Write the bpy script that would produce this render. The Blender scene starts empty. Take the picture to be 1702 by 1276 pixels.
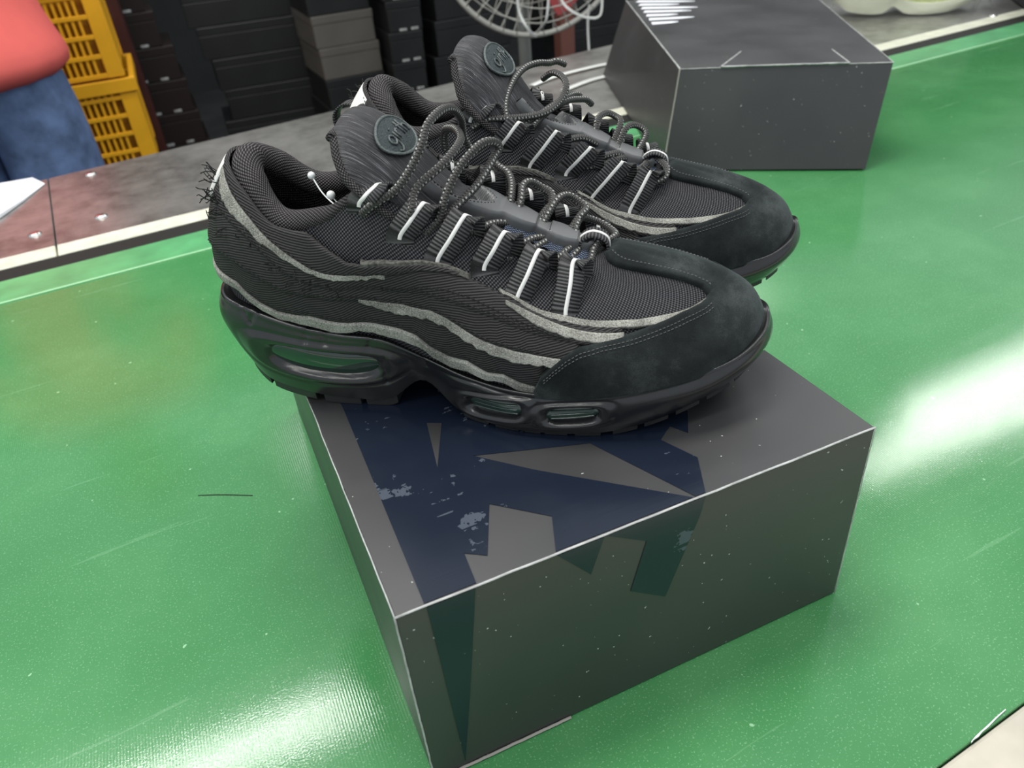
import bpy, bmesh, math, random
import numpy as np
from mathutils import Vector, Matrix, Euler
random.seed(7); RNG = np.random.RandomState(5)
scene = bpy.context.scene
COL = scene.collection
PI = math.pi

# ------------------------------------------------------------------ camera
cam_d = bpy.data.cameras.new('camera'); cam = bpy.data.objects.new('camera', cam_d); COL.objects.link(cam)
scene.camera = cam
cam_d.sensor_width = 36.0; cam_d.lens = 36.0*1281.5/1702
cam_d.clip_start = .01; cam_d.clip_end = 60
cam.location = (-0.02104, -0.20929, 0.37448)
cam.rotation_euler = (math.radians(55.039), math.radians(4.3006), math.radians(-24.0514))
cam_d.dof.use_dof = True; cam_d.dof.focus_distance = 0.43; cam_d.dof.aperture_fstop = 13.0

# ------------------------------------------------------------------ light and exposure
scene.view_settings.view_transform = 'Standard'; scene.view_settings.look = 'None'
scene.view_settings.gamma = 1.0; scene.view_settings.exposure = 0.25
scene.view_settings.use_curve_mapping = False
W = bpy.data.worlds.new('workshop_air'); scene.world = W; W.use_nodes = True
bg = W.node_tree.nodes['Background']; bg.inputs[0].default_value = (.86, .93, 1.0, 1); bg.inputs[1].default_value = .60
def tube_and_fill_light(x, y, z, lx, ly, power, col=(1, .98, .93)):
    d = bpy.data.lights.new('tube_and_fill_light', 'AREA'); d.shape = 'RECTANGLE'; d.size = lx; d.size_y = ly
    d.energy = power; d.color = col
    o = bpy.data.objects.new('tube_and_fill_light', d); COL.objects.link(o); o.location = (x, y, z)
    return o
# ceiling tubes along the conveyor table, then unseen lights added as fill
tube_and_fill_light(-.62, 1.50, 2.0, 1.2, .08, 11)
tube_and_fill_light(3.30, 1.68, 2.0, 1.6, .05, 20)
tube_and_fill_light(1.2, -.45, 2.0, 2.4, .12, 13)  # fill lights added from here on, no such tubes known
tube_and_fill_light(-1.3, -.45, 2.0, 2.0, .12, 10)
tube_and_fill_light(1.6, 3.4, 2.3, 3.0, .5, 16)
tube_and_fill_light(-.1, .55, 2.2, 1.2, .5, 30)

# ------------------------------------------------------------------ materials
def new_mat(name):
    m = bpy.data.materials.new(name); m.use_nodes = True
    nt = m.node_tree; b = nt.nodes['Principled BSDF']
    return m, nt, b
def nd(nt, t, **kw):
    n = nt.nodes.new(t)
    for k, v in kw.items():
        if k.startswith('i_'): n.inputs[int(k[2:])].default_value = v
        else: setattr(n, k, v)
    return n
def mth(nt, op, a, b=None, c=None):
    n = nt.nodes.new('ShaderNodeMath'); n.operation = op
    for i, v in enumerate((a, b, c)):
        if v is None: continue
        if isinstance(v, (int, float)): n.inputs[i].default_value = v
        else: nt.links.new(v, n.inputs[i])
    return n.outputs[0]
def uvxy(nt):
    t = nd(nt, 'ShaderNodeTexCoord'); s = nd(nt, 'ShaderNodeSeparateXYZ'); nt.links.new(t.outputs['UV'], s.inputs[0])
    return t, s.outputs[0], s.outputs[1]
def ramp(nt, fac, stops):
    r = nd(nt, 'ShaderNodeValToRGB'); e = r.color_ramp.elements
    while len(e) < len(stops): e.new(.5)
    for i, (p, c) in enumerate(stops):
        e[i].position = p; e[i].color = (*c, 1) if len(c) == 3 else c
    nt.links.new(fac, r.inputs[0]); return r.outputs[0]
def bump(nt, b, h, strength=.5, dist=.001):
    n = nd(nt, 'ShaderNodeBump'); n.inputs['Strength'].default_value = strength; n.inputs['Distance'].default_value = dist
    nt.links.new(h, n.inputs['Height']); nt.links.new(n.outputs[0], b.inputs['Normal'])
def noise(nt, scale, detail=4, rough=.6, coord='Object', vec=None, sc=None):
    n = nd(nt, 'ShaderNodeTexNoise'); n.inputs['Scale'].default_value = scale; n.inputs['Detail'].default_value = detail
    n.inputs['Roughness'].default_value = rough
    if vec is None:
        t = nd(nt, 'ShaderNodeTexCoord'); vec = t.outputs[coord]
    if sc:
        mp = nd(nt, 'ShaderNodeMapping'); mp.inputs['Scale'].default_value = sc; nt.links.new(vec, mp.inputs[0]); vec = mp.outputs[0]
    nt.links.new(vec, n.inputs['Vector']); return n.outputs[0]
def plain(name, col, rough=.5, spec=.5, metal=0, nscale=None, namp=.15, bmp=0, bscale=200, sheen=0, coat=0):
    m, nt, b = new_mat(name)
    b.inputs['Base Color'].default_value = (*col, 1); b.inputs['Roughness'].default_value = rough
    b.inputs['Metallic'].default_value = metal; b.inputs['Specular IOR Level'].default_value = spec
    if sheen: b.inputs['Sheen Weight'].default_value = sheen; b.inputs['Sheen Roughness'].default_value = .4
    if coat: b.inputs['Coat Weight'].default_value = coat
    if nscale:
        f = noise(nt, nscale)
        lo = tuple(c*(1-namp) for c in col); hi = tuple(min(1, c*(1+namp)) for c in col)
        nt.links.new(ramp(nt, f, [(.3, lo), (.7, hi)]), b.inputs['Base Color'])
    if bmp: bump(nt, b, noise(nt, bscale), bmp, .0006)
    return m
def weave(name, lo, hi, pu, pv, rough=.75, strength=.9, spec=.3, holes=0.0):
    """knit mesh: staggered dots, uv in millimetres"""
    m, nt, b = new_mat(name); t, u, v = uvxy(nt)
    su = mth(nt, 'SINE', mth(nt, 'MULTIPLY', u, 2*PI/pu)); sv = mth(nt, 'SINE', mth(nt, 'MULTIPLY', v, 2*PI/pv))
    cu = mth(nt, 'COSINE', mth(nt, 'MULTIPLY', u, PI/pu)); 
    h = mth(nt, 'MULTIPLY', su, sv)
    nz = noise(nt, 900, 2)
    h2 = mth(nt, 'ADD', mth(nt, 'MULTIPLY_ADD', h, .5, .5), mth(nt, 'MULTIPLY', nz, .25))
    nt.links.new(ramp(nt, h2, [(.25+holes, lo), (.62+holes, lo), (.95, hi)]), b.inputs['Base Color'])
    b.inputs['Roughness'].default_value = rough; b.inputs['Specular IOR Level'].default_value = spec
    bump(nt, b, h2, strength, .0007); return m
def diag(name, lo, hi, per, ang, rough=.7, strength=.8, streak=False):
    m, nt, b = new_mat(name); t, u, v = uvxy(nt)
    p = mth(nt, 'ADD', mth(nt, 'MULTIPLY', u, math.cos(ang)*2*PI/per), mth(nt, 'MULTIPLY', v, math.sin(ang)*2*PI/per))
    s = mth(nt, 'MULTIPLY_ADD', mth(nt, 'SINE', p), .5, .5)
    nz = noise(nt, 1400, 2); h = mth(nt, 'ADD', mth(nt, 'MULTIPLY', s, .75), mth(nt, 'MULTIPLY', nz, .4))
    dirt = noise(nt, 60, 3)
    nt.links.new(ramp(nt, mth(nt, 'ADD', h, mth(nt, 'MULTIPLY_ADD', dirt, .3, -.15)), [(.25, lo), (.95, hi)]), b.inputs['Base Color'])
    b.inputs['Roughness'].default_value = rough; b.inputs['Specular IOR Level'].default_value = .3
    bump(nt, b, h, strength, .0005); return m
M = {}
M['mesh'] = weave('black_sandwich_mesh', (.005, .005, .006), (.115, .115, .125), 2.0, 2.0, strength=1.0, holes=-.10)
M['knit'] = weave('black_collar_knit', (.010, .009, .010), (.13, .12, .12), 1.9, 1.6, strength=1.0, holes=-.05)
M['lining'] = weave('black_lining', (.008, .008, .009), (.05, .05, .055), 1.7, 1.4)
M['twill'] = diag('black_twill', (.011, .010, .010), (.055, .052, .052), 1.25, 1.95)
M['web'] = diag('ribbed_webbing', (.008, .008, .008), (.085, .085, .087), 1.7, PI/2, .55, 1.0)
def m_lace():
    m, nt, b = new_mat('round_lace'); t, u, v = uvxy(nt)
    # u along (mm), v around 0..1
    w1 = mth(nt, 'SINE', mth(nt, 'ADD', mth(nt, 'MULTIPLY', u, 2*PI/1.5), mth(nt, 'MULTIPLY', v, 6*PI)))
    w2 = mth(nt, 'SINE', mth(nt, 'SUBTRACT', mth(nt, 'MULTIPLY', u, 2*PI/1.5), mth(nt, 'MULTIPLY', v, 6*PI)))
    h = mth(nt, 'MULTIPLY_ADD', mth(nt, 'MAXIMUM', w1, w2), .5, .5)
    base = ramp(nt, h, [(.3, (.008, .008, .008)), (1, (.06, .06, .055))])
    # light tracer dashes in two lines along the lace
    band = mth(nt, 'LESS_THAN', mth(nt, 'ABSOLUTE', mth(nt, 'SUBTRACT', mth(nt, 'FRACT', mth(nt, 'MULTIPLY', v, 3.0)), .5)), .13)
    dash = mth(nt, 'GREATER_THAN', mth(nt, 'SINE', mth(nt, 'ADD', mth(nt, 'MULTIPLY', u, 2*PI/2.2), mth(nt, 'MULTIPLY', v, 9))), .2)
    mx = nd(nt, 'ShaderNodeMix', data_type='RGBA'); nt.links.new(mth(nt, 'MULTIPLY', band, dash), mx.inputs[0])
    nt.links.new(base, mx.inputs[6]); mx.inputs[7].default_value = (.36, .37, .35, 1)
    nt.links.new(mx.outputs[2], b.inputs['Base Color']); b.inputs['Roughness'].default_value = .6
    bump(nt, b, h, .9, .0005); return m
M['lace'] = m_lace()
def m_tongue():
    m, nt, b = new_mat('tongue_fibre'); t, u, v = uvxy(nt)
    f = noise(nt, 1.0, 3, .6, vec=t.outputs['UV'], sc=(2.4, .07, 1))
    g = noise(nt, 1.0, 2, .6, vec=t.outputs['UV'], sc=(.9, .03, 1))
    h = mth(nt, 'ADD', mth(nt, 'MULTIPLY', f, .7), mth(nt, 'MULTIPLY', g, .3))
    nt.links.new(ramp(nt, h, [(.38, (.005, .005, .006)), (.50, (.014, .014, .017)), (.58, (.06, .06, .066)), (.70, (.30, .30, .32))]), b.inputs['Base Color'])
    b.inputs['Roughness'].default_value = .5; bump(nt, b, h, .9, .0012); return m
M['tongue'] = m_tongue()
def m_suede():
    m, nt, b = new_mat('black_suede'); f = noise(nt, 28, 5, .65); g = noise(nt, 1800, 2)
    h = mth(nt, 'ADD', mth(nt, 'MULTIPLY', f, .8), mth(nt, 'MULTIPLY', g, .2))
    nt.links.new(ramp(nt, h, [(.38, (.006, .008, .008)), (.52, (.016, .020, .020)), (.66, (.050, .058, .058))]), b.inputs['Base Color'])
    b.inputs['Roughness'].default_value = .9; b.inputs['Specular IOR Level'].default_value = .2
    b.inputs['Sheen Weight'].default_value = .10; b.inputs['Sheen Roughness'].default_value = .5
    b.inputs['Sheen Tint'].default_value = (.6, .75, .75, 1)
    bump(nt, b, g, .35, .0004); return m
M['suede'] = m_suede()
def m_felt():
    m, nt, b = new_mat('grey_raw_felt'); f = noise(nt, 1500, 3, .7); g = noise(nt, 40, 3)
    nt.links.new(ramp(nt, mth(nt, 'ADD', mth(nt, 'MULTIPLY', f, .6), mth(nt, 'MULTIPLY', g, .4)),
        [(.34, (.09, .09, .08)), (.48, (.27, .27, .24)), (.62, (.55, .55, .49))]), b.inputs['Base Color'])
    b.inputs['Roughness'].default_value = .95; b.inputs['Specular IOR Level'].default_value = .1
    bump(nt, b, f, .9, .0008); return m
M['felt'] = m_felt()
M['felt_dark'] = plain('dark_grey_felt', (.10, .10, .09), .95, .1, nscale=600, namp=.6, bmp=.8, bscale=1500)
M['rubber'] = plain('black_midsole_rubber', (.012, .0125, .013), .25, .7, bmp=.06, bscale=500, nscale=60, namp=.3)
M['rubber2'] = plain('black_outsole_rubber', (.022, .023, .023), .5, .5, bmp=.3, bscale=700)
M['cover'] = plain('grey_coated_lace_cover', (.105, .108, .11), .34, .5, nscale=50, namp=.12)
M['white'] = plain('white_reflective_tape', (.78, .78, .75), .5, .5)
M['thread'] = plain('black_stitch_thread', (.10, .10, .105), .7, .3)
M['thread_dark'] = plain('dark_stitch_thread', (.012, .012, .012), .7, .3)
M['patch'] = plain('teal_grey_embroidery', (.036, .048, .050), .6, .3, nscale=1500, namp=.8, bmp=1, bscale=1500)
M['patch_thread'] = plain('pale_embroidery_thread', (.095, .11, .11), .6, .3, nscale=900, namp=.5)
M['patch_thread_dark'] = plain('dark_embroidery_thread', (.02, .025, .025), .6, .3)
M['navyknit'] = weave('navy_gusset_knit', (.012, .018, .035), (.16, .20, .27), 1.8, 1.8)
def m_air():
    m, nt, b = new_mat('clear_air_unit'); b.inputs['Base Color'].default_value = (.012, .035, .025, 1)
    b.inputs['Roughness'].default_value = .07; b.inputs['Coat Weight'].default_value = .8; b.inputs['Coat Roughness'].default_value = .03
    return m
M['air'] = m_air()
M['clear'] = plain('clear_nylon_bead', (.85, .88, .86), .25, .5)

# box card
def m_card():
    m, nt, b = new_mat('matt_black_card'); f = noise(nt, 9, 3, .5)
    st = noise(nt, 1.0, 2, .5, sc=(260, 4, 4)); sp = noise(nt, 420, 1, .5)
    base = ramp(nt, f, [(.3, (.026, .026, .027)), (.7, (.038, .038, .039))])
    b.inputs['Specular IOR Level'].default_value = .75
    mx = nd(nt, 'ShaderNodeMix', data_type='RGBA'); nt.links.new(mth(nt, 'GREATER_THAN', sp, .785), mx.inputs[0])
    nt.links.new(base, mx.inputs[6]); mx.inputs[7].default_value = (.45, .47, .45, 1)
    nt.links.new(mx.outputs[2], b.inputs['Base Color'])
    nt.links.new(ramp(nt, f, [(.3, (.36,)*3), (.7, (.46,)*3)]), b.inputs['Roughness'])
    bump(nt, b, st, .06, .0004); return m
M['card'] = m_card()
M['card_edge'] = plain('fold_highlight_and_tab', (.42, .43, .42), .45, .5, nscale=80, namp=.4)  # pale grey paints the highlights on card folds; also colours the box tabs
M['card_inner'] = plain('raw_grey_card', (.30, .29, .26), .8, .2)
def m_print():
    m, nt, b = new_mat('glossy_navy_print'); f = noise(nt, 16, 6, .75); g = noise(nt, 1.0, 3, .6, sc=(8, 160, 60))
    sc = mth(nt, 'MULTIPLY', mth(nt, 'GREATER_THAN', f, .59), mth(nt, 'GREATER_THAN', g, .50))
    mx = nd(nt, 'ShaderNodeMix', data_type='RGBA'); nt.links.new(mth(nt, 'MULTIPLY', sc, .6), mx.inputs[0])
    mx.inputs[6].default_value = (.009, .014, .027, 1); mx.inputs[7].default_value = (.10, .12, .15, 1)
    nt.links.new(mx.outputs[2], b.inputs['Base Color']); b.inputs['Roughness'].default_value = .2
    bump(nt, b, g, .12, .0004); return m
M['print'] = m_print()

# belt
def m_belt():
    m, nt, b = new_mat('green_pvc_belt'); t = nd(nt, 'ShaderNodeTexCoord')
    f = noise(nt, 5, 5, .6); sp = noise(nt, 850, 2, .6); sp2 = noise(nt, 130, 1, .5); st = noise(nt, 1.0, 4, .7, sc=(3, 60, 1))
    base = ramp(nt, f, [(.3, (.046, .205, .066)), (.5, (.058, .235, .080)), (.72, (.088, .285, .108))])
    mx = nd(nt, 'ShaderNodeMix', data_type='RGBA')
    dots = mth(nt, 'MULTIPLY', mth(nt, 'GREATER_THAN', sp, .63), .26)  # pale dots paint the belt's fine sparkle into its colour
    nt.links.new(mth(nt, 'ADD', dots, mth(nt, 'MULTIPLY', mth(nt, 'GREATER_THAN', sp2, .79), .6)), mx.inputs[0]); nt.links.new(base, mx.inputs[6]); mx.inputs[7].default_value = (.42, .72, .45, 1)
    # long pale scuffs
    mx2 = nd(nt, 'ShaderNodeMix', data_type='RGBA'); sc = mth(nt, 'MULTIPLY', mth(nt, 'GREATER_THAN', st, .66), .12)
    nt.links.new(sc, mx2.inputs[0]); nt.links.new(mx.outputs[2], mx2.inputs[6]); mx2.inputs[7].default_value = (.35, .6, .38, 1)
    nt.links.new(mx2.outputs[2], b.inputs['Base Color'])
    nt.links.new(ramp(nt, st, [(.3, (.075,)*3), (.75, (.125,)*3)]), b.inputs['Roughness'])
    # fine crosswise ribbing
    s = nd(nt, 'ShaderNodeSeparateXYZ'); nt.links.new(t.outputs['Object'], s.inputs[0])
    rib = mth(nt, 'SINE', mth(nt, 'MULTIPLY', mth(nt, 'ADD', s.outputs[0], mth(nt, 'MULTIPLY', s.outputs[1], -.08)), 2*PI/.0016))
    hh = mth(nt, 'ADD', mth(nt, 'MULTIPLY', rib, .35), mth(nt, 'MULTIPLY', sp, 1.2))
    bump(nt, b, hh, .07, .0004); b.inputs['Specular IOR Level'].default_value = .55; return m
M['belt'] = m_belt()
M['belt_highlight'] = plain('belt_lip_highlight', (.34, .66, .36), .3, .5)  # highlight on the belt lip, put into a pale colour
M['belt_sheen'] = plain('belt_edge_sheen_green', (.10, .36, .15), .3, .5, nscale=14, namp=.25)  # belt green lightened to paint in the sheen of the fold
def m_steel():
    m, nt, b = new_mat('worn_steel_plate'); f = noise(nt, 5, 6, .7); g = noise(nt, 30, 5, .7)
    nt.links.new(ramp(nt, mth(nt, 'ADD', mth(nt, 'MULTIPLY', f, .65), mth(nt, 'MULTIPLY', g, .35)), [(.35, (.16, .155, .145)), (.52, (.38, .375, .355)), (.7, (.55, .54, .51))]), b.inputs['Base Color'])
    b.inputs['Metallic'].default_value = .75; b.inputs['Roughness'].default_value = .34; bump(nt, b, g, .1, .001); return m
M['steel'] = m_steel()
M['cream'] = plain('cream_plate_trim', (.72, .72, .58), .35, .5, nscale=30, namp=.15)
M['cream_front'] = plain('cream_table_edge', (.52, .48, .40), .5, .5, nscale=25, namp=.12)
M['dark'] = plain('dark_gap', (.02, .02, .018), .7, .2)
M['screw'] = plain('bright_screw_steel', (.8, .8, .76), .2, .5, 1)
M['darkcard'] = plain('black_stacked_card', (.012, .013, .0135), .42, .5, nscale=6, namp=.3)
M['greycard'] = plain('grey_stacked_card', (.105, .099, .088), .5, .5, nscale=6, namp=.12)
M['browncard'] = plain('dark_brown_card', (.016, .009, .008), .5, .4)
M['maroon'] = plain('maroon_card', (.045, .009, .006), .55, .4, nscale=5, namp=.5)
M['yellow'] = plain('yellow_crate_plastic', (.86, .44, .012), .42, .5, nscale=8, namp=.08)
M['yellow_shade'] = plain('yellow_crate_inside_shade', (.42, .22, .01), .6, .4)  # crate yellow darkened, shade inside the crate put into the colour
M['denim'] = plain('blue_denim', (.11, .17, .31), .85, .2, nscale=22, namp=.35, bmp=.5, bscale=900)
M['shirt'] = plain('coral_shirt', (.90, .17, .15), .8, .2, nscale=6, namp=.08)
M['skin'] = plain('skin', (.50, .30, .21), .5, .4)
M['hair'] = plain('black_hair', (.01, .009, .008), .5, .4)
M['wire'] = plain('pale_painted_wire', (.55, .55, .50), .35, .5)
M['redblade'] = plain('red_fan_hub', (.42, .06, .06), .4, .5)
M['blade'] = plain('grey_fan_blade', (.12, .13, .12), .4, .5)
M['strap'] = plain('white_plastic_strap', (.80, .82, .78), .3, .5)
M['rust'] = plain('red_brown_pole', (.16, .065, .05), .5, .4)
M['floor'] = plain('dark_workshop_floor', (.02, .02, .02), .6, .4, nscale=3, namp=.4)
M['wall'] = plain('dark_workshop_wall', (.014, .016, .016), .8, .3, nscale=2, namp=.3)
M['lime'] = plain('pale_lime_mesh_shoe', (.55, .62, .30), .7, .3, nscale=300, namp=.3, bmp=.5, bscale=900)
M['sole_w'] = plain('off_white_shoe_sole', (.62, .64, .50), .5, .4)
def m_bag():
    m, nt, b = new_mat('clear_plastic_bag'); b.inputs['Base Color'].default_value = (.95, .97, .95, 1); b.inputs['Roughness'].default_value = .12
    b.inputs['Transmission Weight'].default_value = .92; b.inputs['IOR'].default_value = 1.12; b.inputs['Alpha'].default_value = .45
    bump(nt, b, noise(nt, 40, 3), .8, .004); return m
M['bag'] = m_bag()
M['paper'] = plain('white_paper', (.86, .88, .92), .6, .3)

# ------------------------------------------------------------------ object helpers
def tag(o, label=None, cat=None, group=None, kind=None):
    if label: o['label'] = label
    if cat: o['category'] = cat
    if group: o['group'] = group
    if kind: o['kind'] = kind
    return o
def link_mesh(name, verts, faces, mat, parent=None, smooth=True, uvs=None, auto=None):
    me = bpy.data.meshes.new(name); me.from_pydata([tuple(map(float, v)) for v in verts], [], [tuple(int(i) for i in f) for f in faces])
    if uvs is not None:
        uvl = me.uv_layers.new(name='UVMap'); li = np.empty(len(me.loops), dtype=np.int32); me.loops.foreach_get('vertex_index', li)
        uvl.data.foreach_set('uv', np.asarray(uvs, dtype=np.float32)[li].ravel())
    me.materials.append(mat)
    if smooth: me.polygons.foreach_set('use_smooth', [True]*len(me.polygons))
    me.update()
    o = bpy.data.objects.new(name, me); COL.objects.link(o)
    if parent: o.parent = parent
    if auto is not None: 
        for e in me.edges: pass
    return o
def empty(name, loc, rz=0.0):
    o = bpy.data.objects.new(name, None); COL.objects.link(o); o.location = loc; o.rotation_euler = (0, 0, rz); o.empty_display_size = .05
    return o
class MB:
    def __init__(s): s.v = []; s.f = []; s.uv = []
    def add(s, v, f, uv=None):
        n = len(s.v); s.v += [tuple(map(float, q)) for q in v]; s.f += [tuple(i+n for i in q) for q in f]
        s.uv += ([tuple(q) for q in uv] if uv is not None else [(0, 0)]*len(v)); return s
    def box(s, lo, hi):
        x0, y0, z0 = lo; x1, y1, z1 = hi
        return s.add([(x0,y0,z0),(x1,y0,z0),(x1,y1,z0),(x0,y1,z0),(x0,y0,z1),(x1,y0,z1),(x1,y1,z1),(x0,y1,z1)],
            [(0,3,2,1),(4,5,6,7),(0,1,5,4),(1,2,6,5),(2,3,7,6),(3,0,4,7)])
    def grid(s, P, UV=None, flip=False, cyc=False):
        P = np.asarray(P); n, m = P.shape[:2]; f = []
        for i in range(n if cyc else n-1):
            for j in range(m-1):
                a = i*m+j; b = ((i+1) % n)*m+j; q = (a, b, b+1, a+1); f.append(q[::-1] if flip else q)
        return s.add(P.reshape(-1, 3), f, None if UV is None else np.asarray(UV).reshape(-1, 2))
    def obj(s, name, mat, parent=None, smooth=True, scale=1.0):
        v = np.array(s.v)*scale
        return link_mesh(name, v, s.f, mat, parent, smooth, s.uv)
def bevel(o, w, seg=2, ang=.6):
    md = o.modifiers.new('bevel', 'BEVEL'); md.width = w; md.segments = seg; md.limit_method = 'ANGLE'; md.angle_limit = ang
    return o
def catmull(P, n=8, closed=False):
    P = np.asarray(P, float); N = len(P); out = []
    for i in range(N if closed else N-1):
        g = lambda k: P[k % N] if closed else P[min(max(k, 0), N-1)]
        p0, p1, p2, p3 = g(i-1), g(i), g(i+1), g(i+2)
        for t in np.arange(n)/n: out.append(.5*(2*p1+(p2-p0)*t+(2*p0-5*p1+4*p2-p3)*t*t+(3*p1-p0-3*p2+p3)*t**3))
    if not closed: out.append(P[-1])
    return np.array(out)
def tube_geo(P, r, ns=8, caps=True, closed=False):
    P = np.asarray(P, float); n = len(P)
    T = np.gradient(P, axis=0) if not closed else np.roll(P, -1, 0)-np.roll(P, 1, 0)
    T /= np.linalg.norm(T, axis=1, keepdims=True)+1e-12
    u = np.cross(T[0], (0, 0, 1.)); 
    if np.linalg.norm(u) < .1: u = np.cross(T[0], (0, 1., 0))
    u /= np.linalg.norm(u); V = []; UV = []; L = 0
    rr = np.full(n, r) if np.isscalar(r) else np.asarray(r)
    for i in range(n):
        u = u-T[i]*(u@T[i]); u /= np.linalg.norm(u); w = np.cross(T[i], u)
        if i: L += np.linalg.norm(P[i]-P[i-1])
        for k in range(ns+1):
            a = 2*PI*k/ns; V.append(P[i]+(u*math.cos(a)+w*math.sin(a))*rr[i]); UV.append((L, k/ns))
    m = ns+1; F = []
    for i in range(n if closed else n-1):
        j = (i+1) % n
        for k in range(ns): F.append((i*m+k, i*m+k+1, j*m+k+1, j*m+k))
    if caps and not closed:
        F.append(tuple(range(ns-1, -1, -1))); F.append(tuple((n-1)*m+k for k in range(ns)))
    return V, F, UV
# ------------------------------------------------------------------ shoe surfaces (millimetres: x toe-ward, -y outer side, z up)
LAT=[ # F,P1,P2,P3,T  (x,halfwidth,z) mm
[(12,0,58),(8,0,76),(11,0,94),(19,0,114),(33,0,132)],
[(18,20,60),(15,20,76),(17,19,93),(24,17,111),(36,12,129)],
[(34,31,59),(33,32,74),(34,31,90),(38,28,105),(45,22,121)],
[(58,36,52),(58,38,66),(58,37,80),(60,35,93),(61,31,106)],
[(82,37,47),(82,40,62),(82,39,76),(82,37,90),(85,33,109)],
[(105,38,45),(105,41,60),(104,41,77),(105,41,98),(108,35,121)],
[(128,41,36),(128,44,52),(127,43,70),(127,42,91),(128,33,113)],
[(150,45,29),(150,48,44),(149,47,61),(149,42,81),(148,30,103)],
[(172,50,25),(172,52,38),(171,50,54),(171,42,73),(167,27,93)],
[(195,53,23),(195,54,35),(194,51,50),(192,41,67),(187,23,84)],
[(220,54,25),(220,54,36),(218,50,49),(214,38,63),(205,16,78)],
[(245,50,27),(244,49,39),(241,44,51),(232,30,65),(215,10,78)],
[(266,42,29),(265,41,41),(260,35,53),(246,22,66),(219,6,78.5)],
[(284,29,31),(282,27,43),(275,22,55),(257,13,67),(221,3,79)],
[(295,15,32),(293,13,44),(284,10,56),(263,6,67),(222,1.5,79)],
[(299,0,33),(297,0,45),(288,0,57),(265,0,69),(222,0,79)]]
MEDW=[0,20,31,35,35,35,36,38,41,44,46,44,39,30,17,0]
def ctrl():
    L=np.array(LAT,float) # 16,5,3
    M=L.copy()
    for i in range(16):
        k=MEDW[i]/L[i,0,1] if L[i,0,1] else 1
        w=np.linspace(1,0,5)
        M[i,:,1]*= (k*w+(1-w))
    net=[]
    for i in range(16): q=L[i].copy();q[:,1]*=-1;net.append(q)   # lateral = -y
    for i in range(14,0,-1): net.append(M[i])
    return np.array(net) # 30,5,3 cyclic
NET=ctrl()
def cr(P0,P1,P2,P3,t):
    return 0.5*((2*P1)+(-P0+P2)*t+(2*P0-5*P1+4*P2-P3)*t*t+(-P0+3*P1-3*P2+P3)*t**3)
def S0(a,t):
    """a: station (0..30 cyclic), t 0..1 ; arrays broadcast -> (...,3) mm"""
    a,t=np.broadcast_arrays(np.asarray(a,float),np.asarray(t,float))
    i=np.floor(a).astype(int);fa=(a-i)[...,None]
    s=np.clip(t,-.15,1.15)*4;j=np.clip(np.floor(s).astype(int),0,3);ft=(s-j)[...,None]
    E=np.concatenate([2*NET[:,:1]-NET[:,1:2],NET,2*NET[:,-1:]-NET[:,-2:-1]],1)
    out=[]
    for k in range(-1,3):
        ii=(i+k)%30
        out.append(cr(E[ii,j],E[ii,j+1],E[ii,j+2],E[ii,j+3],ft))
    return cr(*out,fa)
def N0(a,t):
    e=.02
    da=S0(np.asarray(a)+e,t)-S0(np.asarray(a)-e,t);dt=S0(a,np.asarray(t)+e*.5)-S0(a,np.asarray(t)-e*.5)
    n=np.cross(da,dt);n/=np.linalg.norm(n,axis=-1,keepdims=True)+1e-12
    return n

SOLE=[ # bottom, low, high, lip, inner (x,w,z)
[(9,0,30),(4,0,42),(3,0,52),(6,0,61),(12,0,60)],
[(15,19,23),(11,22,36),(9,24,50),(13,23,61),(19,19,61)],
[(30,30,12),(28,34,28),(28,36,44),(31,34,58),(36,29,58)],
[(56,36,7),(55,40,22),(55,42,38),(57,40,52),(59,35,52)],
[(82,38,5),(82,41,19),(82,43,34),(82,41,47),(82,36,47)],
[(104,38,6),(105,39,19),(106,42,33),(106,42,45),(106,37,45)],
[(124,37,18),(126,38,23),(128,41,30),(128,43,36),(128,39,36)],
[(145,46,5),(147,47,14),(149,49,22),(150,49,29),(150,45,29)],
[(171,55,2),(172,57,10),(172,56,18),(172,54,25),(172,49,25)],
[(195,58,2),(195,60,9),(195,59,17),(195,57,24),(195,52,24)],
[(221,57,3),(222,59,10),(222,60,18),(221,58,25),(220,53,25)],
[(245,50,6),(247,53,13),(248,55,21),(247,53,28),(244,49,28)],
[(265,41,11),(268,44,17),(271,46,24),(269,44,31),(265,40,31)],
[(283,28,15),(287,30,21),(290,32,28),(288,31,34),(283,27,34)],
[(294,14,18),(299,15,25),(302,16,32),(300,16,39),(295,13,39)],
[(299,0,20),(303,0,27),(306,0,35),(303,0,43),(298,0,43)]]
def snet():
    L=np.array(SOLE,float);M=L.copy()
    for i in range(16):
        k=(MEDW[i]+3)/(LAT[i][0][1]+3)
        M[i,:,1]*=k
    net=[]
    for i in range(16): q=L[i].copy();q[:,1]*=-1;net.append(q)
    for i in range(14,0,-1): net.append(M[i])
    return np.array(net)
SNET=snet()
def evs(net,a,t):
    a,t=np.broadcast_arrays(np.asarray(a,float),np.asarray(t,float))
    n=net.shape[1]-1
    i=np.floor(a).astype(int);fa=(a-i)[...,None]
    s=np.clip(t,-.15,1.15)*n;j=np.clip(np.floor(s).astype(int),0,n-1);ft=(s-j)[...,None]
    E=np.concatenate([2*net[:,:1]-net[:,1:2],net,2*net[:,-1:]-net[:,-2:-1]],1)
    return cr(*[cr(*[E[(i+k)%30,j+m] for m in range(4)],ft) for k in range(-1,3)],fa)
def Sm(a, t): return S0(np.asarray(a, float) % 30, t)
def Nm(a, t): return N0(np.asarray(a, float) % 30, t)
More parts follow.
